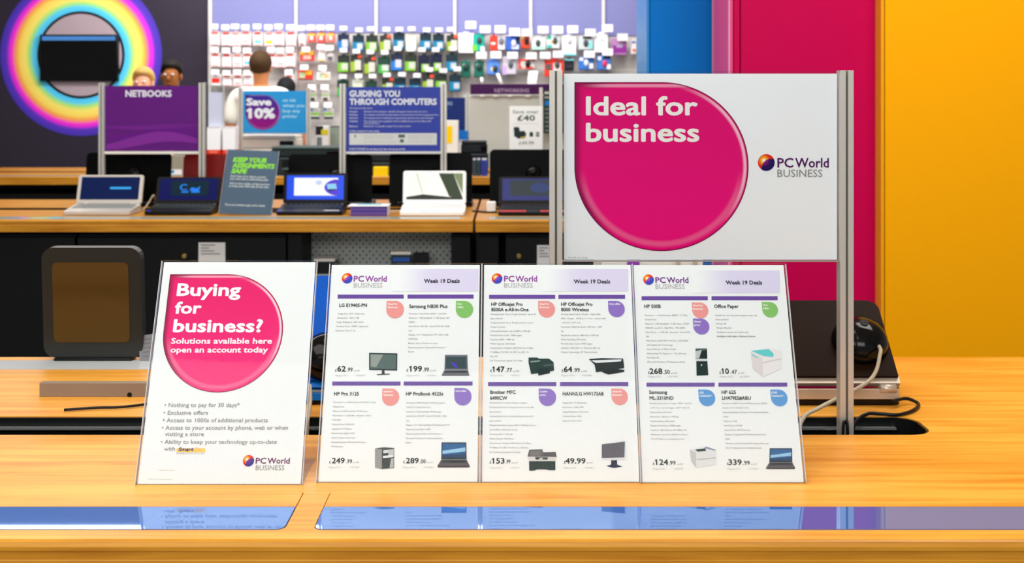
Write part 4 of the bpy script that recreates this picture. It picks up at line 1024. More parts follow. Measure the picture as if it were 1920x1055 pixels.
cable('power_cable', 'black cable looping from the brown laptop into the trough', [on_top(1672, 752, .012), on_top(1700, 747, .010), on_top(1722, 757), on_top(1712, 769), on_top(1684, 777), on_top(1650, 775.5), on_top(1625, 776), Vector((on_top(1605, 783).x, 1.96, .893)), Vector((on_top(1590, 790).x, 1.945, .85))], .0028, BLACKC)
cable('power_cable', 'black cable lying on the counter left of the pink sheet', [on_top(120, 768), on_top(180, 764), on_top(222, 763), on_top(262, 759), on_top(300, 753), on_top(380, 746)], .0022, BLACKC)
cable('power_cable', 'black cable lead in the trough at the foot of the right post', [Vector((X(1578, 1.905), 1.905, .80)), at(1581, 803, 1.908), at(1585, 793, 1.911), at(1589, 800, 1.908), Vector((X(1592, 1.905), 1.905, .80))], .0022, BLACKC)

# low grey-brown block, the black panel and leaflet at the left
d_ = F*.505/(744-HY)
t = thing('cable_cover', 'low grey brown cable cover with a dark screw, behind the pink sheet', 'cable cover', (X(230, d_), d_, .9))
q = B(); q.box(-.14, .10, 0, .016, 0, .0235, mat('grey_brown_laminate', (140, 122, 104), .5), .001); q.build('cover', t)
q = B(); q.tube([(X(243, d_)-X(230, d_), .0, .004), (X(243, d_)-X(230, d_), -.0012, .004)], .004, BLACK, 10); q.build('screw', t)
dD = 2.392
t = thing('display_screen', 'black rounded screen with a brown glossy panel at the counter back edge', 'monitor', (X(190, dD), dD, .9))
R = Matrix.Translation((0, 0, .006)) @ Matrix.Rotation(math.radians(94), 4, 'X')
wv = X(268, dD)-X(190, dD); hv = .212
q = B(); q.prism(round_rect(-wv-.03, wv, 0, hv, .022), -.022, 0, mat('dark_grey_case', (34, 36, 34), .35)); cs = q.build('case', t); cs.matrix_local = R
q = B(); q.prism(round_rect(-wv-.01, wv-.024, .03, hv-.028, .010), 0, .0012, mat('brown_gloss', (74, 54, 22), .12)); q.build('panel', cs)
q = B(); q.box(-wv-.01, wv-.02, -.006, .026, 0, .006, BLACK, .002); q.build('stand_foot', t)
t = thing('leaflet', 'grey leaflet leaning beside the black rounded screen', 'leaflet', (X(284, 2.385), 2.385, .9))
R = Matrix.Rotation(math.radians(72), 4, 'X') @ Matrix.Rotation(math.radians(8), 4, 'Z')
q = B(); q.box(-.022, .03, .001, .052, -.001, 0, mat('grey_leaflet', (120, 122, 126), .5)); q.build('sheet', t).matrix_local = R
q = B()
for k in range(5): q.box(-.016, .022, .010+k*.008, .013+k*.008, .0, .0003, ink((110, 112, 114)))
q.build('print', t).matrix_local = R

# laptops facing the far side of the bench
yR = Y1+.60
RB = mat('black_lid', (3, 4, 4), .4, spec=.06); RRED = mat('dark_red_lid', (120, 10, 6), .3)
for label, p0, p1, top, m in (('black laptop seen from behind, behind the silver laptop', 158, 318, 288, RB), ('dark red laptop seen from behind under the purple sign', 341, 498, 291, RRED), ('black laptop seen from behind, behind the bright blue screen', 539, 697, 291, RB), ('black laptop seen from behind, behind the white laptop', 729, 885, 288, RB), ('black laptop seen from behind, behind the red palm rest laptop', 918, 1082, 282, RB)):
    L = Z(top, yR)-.9-.02
    rear_laptop(label, X((p0+p1)/2, yR), yR, X(p1, yR)-X(p0, yR), L/math.cos(math.radians(8)), math.radians(8), m, None, BLACK, True, puck_at=(.03 if p0 != 918 else 0, .55), puck_r=.036)

# leaflet stack
dl_ = 5.27
t = thing('leaflet_stack', 'stack of purple and white leaflets between two laptops', 'leaflets', (X(691, dl_), dl_, .9))
w = X(725, dl_)-X(657, dl_)
q = B()
for k in range(9): q.box(-w/2+.001*(k % 3), w/2+.0008*(k % 2), .001*(k % 2), .11, .0045*k+.0002, .0045*k+.0045, mat('purple_leaflet', (110, 84, 160), .45) if k % 4 else mat('violet_leaflet', (62, 44, 140), .45))
q.build('stacked_leaflets', t)
q = B(); q.box(-w/2-.012, w/2+.006, -.004, .12, .0412, .0432, PAPER); tp = q.build('top_leaflet', t)
q = B(); q.poly([(-w/2+.02, .06, .0434), (w/2-.03, .06, .0434), (w/2-.03, .105, .0434), (-w/2+.02, .105, .0434)], mat('turquoise_print', (70, 196, 214), .5)); q.build('turquoise_print', tp)
q = B(); q.box(w/2+.0022, w/2+.004, .004, .11, .0002, .0395, PAPER_G); q.build('side_leaflet', t)
# small things on the bench
t = thing('power_adaptor', 'small white power adaptor beside the bench joint', 'adaptor', (X(921, 5.45), 5.45, .9)); q = B(); q.box(-.02, .02, 0, .04, 0, .045, WHITE_P, .004); q.build('body', t); q = B(); q.tube([(0, .04, .02), (0, .055, .02)], .004, BLACK); q.build('plug', t)
cable('power_cable', 'pale cable curling behind the black netbook on the bench', [Vector((X(262, 5.5), 5.5, .905)), Vector((X(270, 5.5), 5.5, .91)), at(280, 378, 5.52), at(288, 366, 5.54), Vector((X(292, 5.62), 5.62, .93)), Vector((X(294, 5.64), 5.64, .88))], .004, GREYC)
cable('power_cable', 'black cable crossing the bench joint', [Vector((X(886, 5.47), 5.47, .904)), Vector((X(900, 5.44), 5.44, .904)), Vector((X(915, 5.41), 5.41, .904)), Vector((X(932, 5.42), 5.42, .904))], .004, BLACKC)
cable('power_cable', 'grey cable on the bench left of the white laptop', [Vector((X(728, 5.46), 5.46, .904)), Vector((X(742, 5.45), 5.45, .904)), Vector((X(756, 5.47), 5.47, .904))], .004, GREYC)
cable('power_cable', 'black cable tangle between the slate sign and the blue screen', [Vector((X(512, 5.46), 5.46, .904)), Vector((X(520, 5.43), 5.43, .904)), Vector((X(532, 5.45), 5.45, .904)), Vector((X(526, 5.5), 5.5, .904)), Vector((X(514, 5.5), 5.5, .906))], .005, BLACKC)

# boxes on the shelf under the bench
def carton(name, label, px0, px1, py0, zb, d, dep, m, prints=(), cat='box', lid=None, group=None):
    x0, x1 = X(px0, d), X(px1, d); t = thing(name, label, cat, ((x0+x1)/2, d, zb), 0, group); w = (x1-x0)/2; h = Z(py0, d)-zb
    q = B(); q.box(-w, w, 0, dep, 0, h-(.012 if lid else 0), m, .002); q.build('carton', t)
    if lid: q = B(); q.box(-w-.001, w+.001, -.001, dep+.001, h-.0118, h, lid, .002); q.build('lid', t)
    for k_, (n_, u0, u1, v0, v1, mm) in enumerate(prints):
        q = B(); q.box(-w+2*w*u0, -w+2*w*u1, -.0018-.0006*k_, -.0003, h*(1-v1), h*(1-v0), mm); q.build(n_, t)
    return t
t = carton('ink_box', 'black ink box with a white lid and coloured ring, on the shelf under the bench', 589, 627, 485, .5905, 5.22, .12, mat('black_carton', (22, 26, 28), .4), (('print_band', .0, 1, .46, .52, ink((170, 180, 176))), ('print_band', .35, .95, .88, .93, ink((214, 214, 212)))), lid=mat('white_lid', (222, 220, 212), .4))
ox_ = (X(627, 5.22)-X(589, 5.22))/2
q = B(); cz_ = Z(525, 5.22)-.5905; cx_ = X(617, 5.22)-X(608, 5.22)
n = 24
for r0, r1, m in ((.012, .018, ink((226, 120, 40))), (.006, .012, ink((60, 140, 60)))):
    A_ = [q.bm.verts.new((cx_+r0*math.cos(2*math.pi*j/n), -.002, cz_+r0*math.sin(2*math.pi*j/n))) for j in range(n)]; C_ = [q.bm.verts.new((cx_+r1*math.cos(2*math.pi*j/n), -.002, cz_+r1*math.sin(2*math.pi*j/n))) for j in range(n)]
    i = q.mi(m)
    for j in range(n): q.bm.faces.new((A_[j], A_[(j+1) % n], C_[(j+1) % n], C_[j])).material_index = i
q.build('coloured_ring', t)
carton('ink_box', 'dark ink box with a blue label, under the bench before the perforated panel', 733, 770, 472, .5905, 5.21, .06, mat('dark_teal_carton', (40, 58, 62), .4), (('label', .1, .95, .14, .24, ink((50, 90, 170))),), lid=mat('white_lid', (222, 220, 212), .4))
carton('ink_box', 'plain black ink box right of the blue labelled one under the bench', 773, 803, 477, .5905, 5.23, .08, mat('black_carton', (22, 26, 28), .4), (('print_band', .1, .9, .4, .5, ink((60, 70, 70))),))

# ------------------------------------------------------------------ printer bench
def printer(label, px0, px1, py0, d, c, tray_c, dep=.34, tray=True, name='printer'):
    dep = min(dep, .30)
    x0, x1 = X(px0, d), X(px1, d); w = (x1-x0)/2; h = Z(py0, d)-.9
    t = thing(name, label, 'printer', ((x0+x1)/2, d, .902)); m = mat('printer_%02x%02x%02x' % c, c, .4); mt = mat('printer_%02x%02x%02x' % tray_c, tray_c, .4)
    q = B(); q.box(-w, w, 0, dep, 0, h*.62, m, .01); q.build('body', t)
    q = B(); q.box(-w+.006, w-.006, .02, dep-.01, h*.63, h*.9, m, .008); q.build('scanner_unit', t)
    q = B(); q.box(-w+.01, w-.01, .015, dep-.012, h*.905, h, mt, .006); q.build('scanner_lid', t)
    if tray:
        q = B(); q.box(-w*.6, w*.6, -.11, .01, h*.22, h*.26, mt, .003); q.build('paper_tray', t)
        q = B(); q.box(-w*.66, w*.66, -.003, .004, h*.3, h*.55, BLACK_M); q.build('output_slot', t)
    q = B(); q.box(w*.5, w*.9, .012, .022, h*.70, h*.84, BLACK_G); q.build('control_panel', t)
    return t
printer('beige multifunction printer under the cyan sign', 426, 556, 254, 8.42, (226, 222, 210), (240, 238, 228), tray=False)
printer('black printer with grey lid between the cyan and blue signs', 505, 648, 276, 7.98, (34, 46, 44), (64, 80, 76))
printer('black printer behind the blue sign', 660, 760, 290, 7.98, (30, 34, 36), (48, 54, 56), tray=False)
printer('small black printer left of the grey partition', 862, 915, 265, 8.12, (22, 28, 32), (26, 32, 36), dep=.17, tray=False)
printer('black printer carrying the white price card', 930, 1062, 285.6, 7.98, (26, 28, 30), (38, 42, 42), dep=.3)
carton('white_box', 'tall white box with a yellow panel beside the blue sign', 836, 859, 226, .9, 8.1, .10, mat('white_carton', (238, 234, 222), .5), (('yellow_panel', 0, .52, .1, .42, mat('yellow_panel', (255, 206, 0), .5)),))
carton('blue_box', 'small bright blue box on the printer left of the grey partition', 859, 877, 245, Z(265, 8.3), 8.3, .06, mat('bright_blue_carton', (16, 110, 196), .5), (('base_band', 0, 1, .85, 1, mat('pale_band', (200, 200, 196), .5)),))
carton('yellow_box', 'bright yellow box on the printer bench edge', 700, 727, 313, .9, 7.9, .06, mat('yellow_carton', (255, 214, 0), .5), (('base_band', .0, 1.0, .93, 1.0, mat('amber_band', (236, 180, 0), .5)),))
for k, (p0, p1, c_) in enumerate(((886, 893, (64, 74, 80)), (894, 901, (50, 70, 80)), (902, 914, (52, 66, 150)))):
    lab = ['grey ink tube, first of three beside the bench joint gap', 'dark teal ink tube, middle of three on the printer bench', 'blue ink box, widest of three on the printer bench'][k]
    t = thing('ink_tube', lab, 'ink pack', (X((p0+p1)/2, 7.9), 7.9, .9)); w = (X(p1, 7.9)-X(p0, 7.9))/2
    h = Z(297, 7.9)-.9
    q = B(); q.box(-w, w, 0, .04, 0, h*.9, mat('tube_%d' % k, c_, .3), .003); q.build('body', t)
    q = B(); q.box(-w*.8, w*.8, .004, .036, h*.9, h, mat('tube_cap', (206, 204, 216), .4), .002); q.build('cap', t)
carton('grey_box', 'grey box with white label strip at its foot, right of the black laptop back', 318, 341, 291, .9, 7.92, .08, mat('grey_carton', (158, 152, 134), .5), (('label_strip', 0, 1, .68, .93, PAPER), ('blue_mark', .08, .38, .72, .86, ink((40, 130, 190)))))
for k, (p0, p1) in enumerate(((388, 413), (417, 441))):
    w_ = ['left', 'right'][k]
    rb = carton('red_carton', 'red carton under the %s white box beside the purple sign' % w_, p0-1, p1, 281, .9, 8.0, .12, mat('bright_red_carton', (222, 44, 20), .5), (('print_band', .2, .8, .04, .12, ink((236, 120, 90))),))
    carton('white_box', 'plain white box, %s one of a pair on red cartons' % ['left', 'right'][k], p0, p1, 238, Z(281, 8.0), 8.0, .10, mat('plain_white_carton', (244, 244, 246), .5), (('fold_flap', .0, 1, .0, .015, mat('flap_edge', (214, 214, 216), .5)),))
t = thing('leaflet_holder', 'clear leaflet holder with a pale lilac sheet standing on the white box', 'leaflet holder', (X(402, 8.05), 8.05, Z(238, 8.0)))
w = (X(419, 8.05)-X(386, 8.05))/2; h = Z(160, 8.05)-t.location.z
q = B(); q.box(-w+.02, w-.004, .004, .006, .004, h-.045, mat('lilac_sheet', (216, 214, 236), .5)); q.build('lilac_sheet', t)
q = B(); q.box(-w, w, 0, .0025, 0, h, ACR); q.box(-w, w, .008, .0105, 0, h, ACR); q.build('sleeve', t)
q = B(); q.box(-w-.006, -w, -.004, .014, 0, h+.02, ALU); q.box(w, w+.006, -.004, .014, 0, h, ALU); q.build('side_rail', t)
carton('ink_box', 'white ink carton with yellow and black print right of the cyan sign', 592, 615, 236, .9, 8.48, .10, mat('white_carton_two', (232, 230, 226), .5), (('black_panel', 0, .6, .0, .2, ink((40, 40, 44))), ('yellow_panel', .45, 1, .08, .2, ink((214, 200, 40))), ('grey_panel', .1, .5, .25, .45, ink((120, 122, 124)))))
carton('document_scanner', 'grey green scanner lid raised behind the printers, left of the blue sign', 606, 637, 236, .9, 8.62, .05, mat('grey_green_plastic', (132, 146, 134), .5), (('lid_edge', 0, 1, 0, .03, mat('grey_green_edge', (90, 104, 96), .5)),), cat='scanner')

# ------------------------------------------------------------------ goods on the peg wall
dK = 10.44
ORD = ['first', 'second', 'third', 'fourth', 'fifth', 'sixth', 'seventh', 'eighth', 'ninth', 'tenth', 'eleventh', 'twelfth']
TICK = mat('white_ticket', (250, 248, 250), .4)
def pack(label, cx, y0, w, h, card, prints, group, mouse=None, tab=True, dep=.028, d=dK):
    """carded pack on a hook: card with a hanging tab, printed patches, sometimes a blister with a mouse"""
    x = X(cx, d); zt = Z(y0, d); W_ = w*d/F; H_ = h*d/F
    t = thing('blister_pack', label, 'pack', (x, d, zt-H_), 0, group)
    mc = mat('card_%02x%02x%02x' % card, card, .45)
    q = B(); e = .012
    q.prism([(-W_/2, 0), (W_/2, 0), (W_/2, H_), (W_*.18, H_), (W_*.15, H_+e), (-W_*.15, H_+e), (-W_*.18, H_), (-W_/2, H_)] , 0, .006, mc, axis='y')
    q.box(-W_/2+.004, W_/2-.004, -dep, 0, .004, H_-.004, mc, .003); q.build('card', t)
    for k_, (n_, u0, u1, v0, v1, c_) in enumerate(prints):
        q = B(); q.box(-W_/2+W_*u0, -W_/2+W_*u1, -dep-.002-.0009*k_, -dep-.0003, H_*(1-v1), H_*(1-v0), ink(c_)); q.build(n_, t)
    if mouse:
        u, v, c_ = mouse
        q = B(); q.ball((-W_/2+W_*u, -dep-.006, H_*(1-v)), .021, .016, .03, mat('mouse_%02x%02x%02x' % c_, c_, .25), 12, 8); q.build('mouse', t)
    return t
HOOK = {}
def hook(label, cx, y_ticket, group, drop=0, d=dK, tw=13, th=9, m=None):
    """wire hook from the wall with a price ticket at its tip"""
    z = Z(y_ticket+th+2, d); x = X(cx, d)
    t = thing('peg_hook', label, 'hook', (x, DW, z), 0, group)
    q = B(); q.tube([(0, -.002, -.004), (0, -.16, -.004), (0, -.168, .004)], .0025, WIRE, 6); q.tube([(0, -.002, .004), (0, -.172, .004)], .0022, WIRE, 6); q.box(-.012, .012, -.004, -.0005, -.012, .02, WIRE); q.build('wire', t)
    dt = DW-.175; k = dt/F
    q = B(); q.box(-tw*k/2, tw*k/2, -.178, -.1745, .002, .002+th*k, m or TICK, .001); q.build('price_ticket', t)
    return t

LIMEC, TEAL, GRN = (112, 176, 52), (28, 120, 160), (70, 164, 70)
def dark_prints(style):
    if style == 'lime': return [('colour_band', .05, .95, .42, .96, LIMEC)] + [('label_panel', .36, .92, .46, .84, (184, 192, 174))], (34, 44, 36)
    if style == 'flash': return [('colour_band', .05, .5, .40, .96, (140, 170, 50)), ('label_panel', .40, .95, .30, .88, (188, 192, 178)), ('red_flash', .66, 1.0, .0, .18, (226, 84, 60))], (40, 46, 40)
    if style == 'teal': return [('colour_band', .05, .95, .42, .96, TEAL), ('label_panel', .42, .90, .50, .84, (180, 188, 192))], (16, 40, 52)
    if style == 'blue': return [('colour_band', .05, .95, .42, .96, (40, 112, 190)), ('label_panel', .40, .92, .34, .80, (186, 190, 198))], (22, 34, 60)
    if style == 'navy': return [('colour_band', .30, .95, .50, .96, (120, 180, 50)), ('label_panel', .45, .92, .54, .82, (188, 190, 186))], (18, 24, 52)
    if style == 'green': return [('colour_band', .05, .95, .46, .96, GRN), ('label_panel', .35, .95, .46, .80, (186, 194, 186))], (24, 60, 48)
    if style == 'pale': return [('colour_band', .1, .9, .35, .92, (196, 214, 176)), ('label_panel', .2, .9, .4, .85, (236, 240, 230))], (196, 202, 186)
LOOK = {'lime': 'black and lime ink pack', 'flash': 'olive red-flashed ink pack', 'teal': 'black and teal ink pack', 'blue': 'blue ink pack', 'navy': 'navy and lime ink pack', 'green': 'dark green ink pack', 'pale': 'pale green ink pack'}
rows = [('top', 64, 27, [(644, 'blue', 64), (672, 'teal', 66), (697, 'lime', 66), (723, 'flash', 66), (748, 'teal', 62), (771, 'pale', 66), (798, 'teal', 63), (822, 'teal', 64), (848, 'flash', 66)], [(646, 48), (675, 51), (697, 49), (726, 50), (750, 50), (773, 49), (801, 51), (824, 51), (846, 50)]),
        ('second', 104, 28, [(644, 'lime', 104), (668, 'flash', 103), (694, 'flash', 107), (720, 'green', 107), (744, 'blue', 101), (770, 'lime', 102), (795, 'navy', 104), (818, 'navy', 102), (847, 'teal', 102)], [(646, 89), (670, 91), (696, 92), (723, 93), (747, 86), (771, 87), (792, 88), (818, 88), (850, 86)]),
        ('third', 148, 27, [(643, 'green', 150), (671, 'pale', 150), (696, 'green', 152), (727, 'flash', 146), (750, 'teal', 146), (778, 'teal', 147), (803, 'flash', 140), (827, 'lime', 139), (853, 'teal', 140)], [(645, 138), (674, 137), (700, 137), (727, 135), (755, 134), (783, 136), (806, 125), (832, 127), (858, 124)])]
for rn, yy, hh, items, ticks in rows:
    for k, (cx, st, y0) in enumerate(items):
        pr, cd = dark_prints(st)
        pack('%s, %s from left in the %s row above the blue sign' % (LOOK[st], ORD[k], rn), cx, y0, 21.5, hh+4, cd, pr, 'ink packs on the peg wall')
    for k, (cx, y0) in enumerate(ticks):
        hook('white price ticket on a hook, %s from left above the %s row of dark packs' % (ORD[k], rn), cx, y0, 'ticket hooks on the peg wall', tw=14, th=8, m=mat('pale_ticket', (226, 226, 230), .4))
# pale red-and-white ink packs at the left
sw = [(216, 206, 204), (250, 250, 250), (196, 190, 186), (190, 186, 184), (120, 196, 240), (250, 226, 60), (244, 206, 224), (222, 222, 240)]
rows = [('top', 58, 28, [(404, 0), (425, 1), (443, 2), (462, 3), (484, 4), (505, 5), (524, 6), (546, 7)], 44), ('second', 99, 27, [(405, 0), (426, 1), (446, 2), (465, 4), (510, 6), (527, 3), (545, 7)], 87), ('third', 139, 22, [(406, 0), (427, 1), (447, 2), (466, 6), (543, 7)], 129)]
for rn, y0, hh, items, ty in rows:
    for k, (cx, s_) in enumerate(items):
        pr = [('red_heading', .15, .85, .06, .24, [(236, 120, 112), (232, 90, 84), (240, 150, 140)][(k+len(rn)) % 3]), ('colour_swatch', .2, .85, .58, .82, sw[s_]), ('red_foot', .15, .85, .9, .95, (222, 130, 130))]
        if rn == 'third' and k == 0: pr = [('red_heading', .1, .9, .35, .75, (228, 50, 40))]
        pack('white and red ink pack, %s from left in the %s row beside the dark panel' % (ORD[k], rn), cx, y0+(k % 3)*.7, 18, hh, (246, 240, 240), pr, 'ink packs on the peg wall')
        hook('white price ticket on hook over the %s white pack, %s row beside the dark panel' % (ORD[k], rn), cx+1, ty+(k % 2)*1.5, 'ticket hooks on the peg wall', tw=15, th=9.5)
# red and yellow packs
RY = [('top_band', .05, .95, .05, .30, (250, 190, 90)), ('label_panel', .3, .7, .35, .7, (246, 214, 200))]
k = 0
for cx, y0, w_, h_, c_, pr, ty, lab in (
    (585, 62, 15, 18, (236, 92, 84), RY, 46, 'red and amber pack, first of three in the top row left of the dark packs'),
    (603, 61, 15, 20, (232, 76, 70), RY, 46, 'red and amber pack, middle of three in the top row left of the dark packs'),
    (621, 62, 14, 18, (240, 110, 96), RY, 46, 'red and amber pack, last of three in the top row left of the dark packs'),
    (567, 63, 13, 24, (240, 238, 236), [('brown_foot', .2, .8, .72, .98, (150, 120, 116))], 47, 'white pack with brown foot left of the red and amber packs'),
    (576, 96, 27, 18, (230, 62, 50), [('top_band', .03, .97, .03, .36, (252, 186, 40)), ('label_panel', .25, .8, .4, .85, (246, 170, 160))], 87, 'wide red and yellow pack, second row right of the man'),
    (604, 94, 14, 22, (238, 232, 228), [('amber_foot', .1, .9, .76, .92, (232, 200, 130)), ('dark_foot', .15, .85, .92, 1, (60, 56, 54))], 82, 'white pack with amber foot beside the wide red pack'),
    (620, 100, 13, 16, (214, 210, 208), [('dark_shape', .15, .85, .35, .85, (90, 88, 90))], 84, 'grey pack with a dark shape, left of the dark packs'),
    (573, 132, 27, 18, (228, 52, 44), [('top_band', .4, .97, .03, .45, (250, 180, 50)), ('label_panel', .1, .5, .2, .8, (170, 190, 150)), ('dark_foot', .05, .95, .88, 1, (70, 50, 48))], 120, 'wide red pack with orange corner, third row right of the man'),
    (607, 135, 26, 17, (232, 230, 226), [('green_print', .2, .5, .2, .7, (170, 200, 150)), ('orange_print', .55, .9, .2, .7, (240, 180, 130)), ('dark_foot', 0, 1, .9, 1, (50, 60, 58))], 121, 'wide white pack with dark foot, third row right of the man'),
    (587, 168, 15, 22, (214, 212, 206), [('green_band', .1, .9, .40, .55, (130, 170, 80)), ('dark_shape', .2, .8, .65, .95, (60, 60, 62))], 157, 'grey and green pack right above the cyan sign edge'),
    (611, 168, 15, 22, (220, 218, 212), [('green_band', .1, .9, .40, .55, (140, 180, 90)), ('dark_shape', .2, .8, .65, .95, (70, 66, 66))], 157, 'grey and green pack, second one right of the cyan sign'),
    (592, 203, 18, 20, (200, 200, 194), [('blue_spot', .0, .25, .0, .25, (50, 130, 200)), ('green_band', .05, .95, .40, .62, (120, 176, 50)), ('dark_shape', .05, .95, .78, 1, (34, 50, 42))], 190, 'grey pack with green stripe, lower row right of the cyan sign'),
    (617, 203, 19, 20, (200, 200, 194), [('blue_spot', .0, .25, .0, .25, (50, 130, 200)), ('green_band', .05, .95, .40, .62, (120, 176, 50)), ('dark_shape', .05, .95, .78, 1, (34, 50, 42))], 190, 'grey pack with green stripe, second in the lower row right of the cyan sign')):
    pack(lab, cx, y0, w_, h_, c_, pr, 'ink packs on the peg wall')
    hook('white price ticket on a hook above: %s' % ' '.join(lab.split()[:8]), cx, ty, 'ticket hooks on the peg wall', tw=15, th=9.5)
# mouse packs on the right
M_ = 'mouse packs on the peg wall'
K_ = (40, 42, 46)
for cx, y0, w_, h_, c_, pr, mo, lab in (
    (874, 62, 30, 38, (240, 240, 242), [('grey_print', .3, .6, .3, .7, (214, 214, 218))], None, 'large white pack, first of the mouse packs right of the ink packs'),
    (897, 65, 23, 32, (18, 168, 148), [('lime_corner', .0, .4, .6, .95, (110, 200, 60)), ('white_corner', .7, 1, .7, 1, (240, 244, 242))], (.6, .35, (60, 70, 72)), 'turquoise mouse pack with lime corner, top row'),
    (926, 67, 15, 28, (226, 60, 44), [('label_panel', .15, .7, .45, .6, (246, 220, 210))], None, 'slim red pack left of the silver mouse, top row'),
    (940, 68, 15, 26, (196, 198, 206), [('label_panel', .1, .9, .75, .95, (226, 226, 232))], (.5, .35, (120, 122, 130)), 'silver pack with a grey mouse, top row'),
    (962, 68, 27, 27, (54, 98, 190), [('pale_print', .4, .9, .6, .9, (200, 214, 240)), ('dark_corner', .7, 1, .05, .5, (30, 40, 60))], (.55, .5, (220, 222, 226)), 'blue pack with a white mouse, top row'),
    (985, 66, 16, 25, (222, 70, 40), [('dark_shape', .4, .9, .3, .75, (40, 34, 34)), ('amber_corner', 0, .4, .0, .3, (246, 190, 110))], None, 'red orange pack at the bay joint, top row'),
    (1010, 70, 26, 24, (232, 240, 236), [('mint_band', .05, .95, .7, .95, (176, 222, 208))], (.45, .45, (60, 80, 76)), 'white and mint mouse pack, top row'),
    (1037, 67, 24, 24, (226, 238, 236), [('teal_corner', .05, .35, 0, .3, (40, 176, 140)), ('amber_print', .3, .5, .4, .6, (226, 180, 70)), ('teal_foot', .05, .4, .7, .95, (60, 190, 170))], (.65, .4, (70, 74, 72)), 'white pack with teal corners and a dark mouse, top row'),
    (1067, 66, 27, 38, (244, 246, 248), [('pale_print', .25, .75, .5, .9, (230, 234, 240)), ('teal_foot', .0, 1, .93, 1, (90, 210, 214))], (.5, .28, (206, 210, 216)), 'tall white mouse pack with teal foot'),
    (1098, 68, 28, 26, (196, 206, 206), [('dark_top', .3, .85, .02, .2, (70, 74, 74)), ('teal_side', .7, .95, .4, .9, (130, 216, 212))], (.5, .5, (70, 78, 86)), 'grey and aqua mouse pack left of the tall white box'),
    (1127, 63, 26, 36, (246, 246, 250), [('grey_print', .5, .65, .3, .4, (150, 150, 170))], None, 'tall plain white box near the blue cabinet'),
    (1161, 72, 28, 32, (178, 124, 178), [('purple_band', .05, .95, .42, .85, (138, 52, 146)), ('pale_print', .3, .7, .3, .55, (170, 150, 190))], None, 'purple pack near the blue cabinet'),
    (1188, 76, 10, 26, (232, 226, 228), [('blue_spot', .1, .8, .05, .2, (70, 120, 190)), ('red_print', .2, .8, .6, .8, (220, 110, 80))], None, 'white pack at the very edge of the blue cabinet'),
    (873, 115, 18, 30, (14, 94, 78), [('painted_shine', .2, .6, .15, .3, (120, 150, 140))], (.55, .38, (40, 60, 58)), 'dark green mouse pack, first in the second row'),  # small pale patch paints a glint on the pack
    (898, 115, 18, 30, (16, 98, 82), [('painted_shine', .2, .6, .15, .3, (120, 150, 140))], (.55, .38, (40, 60, 58)), 'dark green mouse pack, second in the second row'),
    (925, 112, 24, 28, (84, 134, 216), [('pale_print', .3, .55, .5, .75, (206, 200, 150))], (.65, .6, (50, 60, 70)), 'light blue pack with a dark mouse, second row'),
    (955, 106, 26, 34, (196, 192, 204), [('lilac_foot', .0, .3, .5, 1, (186, 160, 210))], (.6, .45, (80, 92, 92)), 'grey lilac pack with a mouse, second row'),
    (988, 111, 31, 18, (196, 196, 190), [('red_frame', 0, .12, .1, 1, (220, 50, 40)), ('red_top', 0, 1, 0, .18, (220, 50, 40)), ('red_foot', 0, .85, .78, 1, (220, 50, 40)), ('label_panel', .2, .4, .8, .95, (240, 200, 190))], (.55, .5, (26, 28, 28)), 'red framed grey pack with a black mouse, second row'),
    (1039, 112, 36, 32, (226, 56, 40), [('grey_panel', .05, .35, .25, .6, (92, 84, 84)), ('label_panel', .45, .85, .2, .7, (214, 206, 204))], (.65, .3, (70, 70, 72)), 'large red pack behind the left aluminium post'),
    (1067, 111, 18, 22, (26, 30, 36), [('teal_top', 0, 1, 0, .1, (120, 216, 220)), ('grey_print', .2, .8, .5, .7, (58, 58, 70))], None, 'black pack above the big sign, left of two blue ones'),
    (1099, 107, 28, 24, (50, 114, 200), [('white_spot', .05, .3, .05, .3, (230, 236, 246)), ('white_print', .7, .95, .5, .9, (240, 244, 250)), ('red_print', .4, .55, .35, .6, (120, 60, 150))], (.5, .45, (226, 230, 240)), 'blue pack with a white mouse, first of two above the big sign'),
    (1132, 105, 26, 26, (60, 124, 206), [('white_spot', .05, .3, .05, .3, (236, 240, 248)), ('dark_top', .45, .95, .0, .2, (40, 46, 56)), ('white_print', .7, .98, .6, .95, (244, 246, 250))], (.55, .55, (214, 60, 110)), 'blue pack with a pink mouse, second of two above the big sign')):
    pack(lab, cx, y0, w_, h_, c_, pr, M_, mo)
for k, (cx, y0, cl) in enumerate(((883, 39, 0), (910, 47, 1), (938, 47, 0), (965, 52, 0), (988, 53, 1), (1018, 48, 1), (1045, 48, 0), (1073, 47, 0), (1106, 53, 1), (1138, 45, 0), (1166, 62, 1))):
    hook('white price ticket on hook over the mouse packs, %s from left in top row' % ORD[k], cx, y0, 'ticket hooks on the peg wall', tw=20, th=14, m=TICK if not cl else mat('pale_ticket', (226, 226, 230), .4))
for k, (cx, y0, cl) in enumerate(((903, 96, 1), (930, 95, 0), (961, 96, 1), (996, 97, 1), (1022, 96, 1), (1046, 94, 1), (1104, 94, 0), (1138, 90, 0))):
    hook('white price ticket on hook over the mouse packs, %s from left in second row' % ORD[k], cx, y0, 'ticket hooks on the peg wall', tw=20, th=13, m=TICK if not cl else mat('pale_ticket', (226, 226, 230), .4))
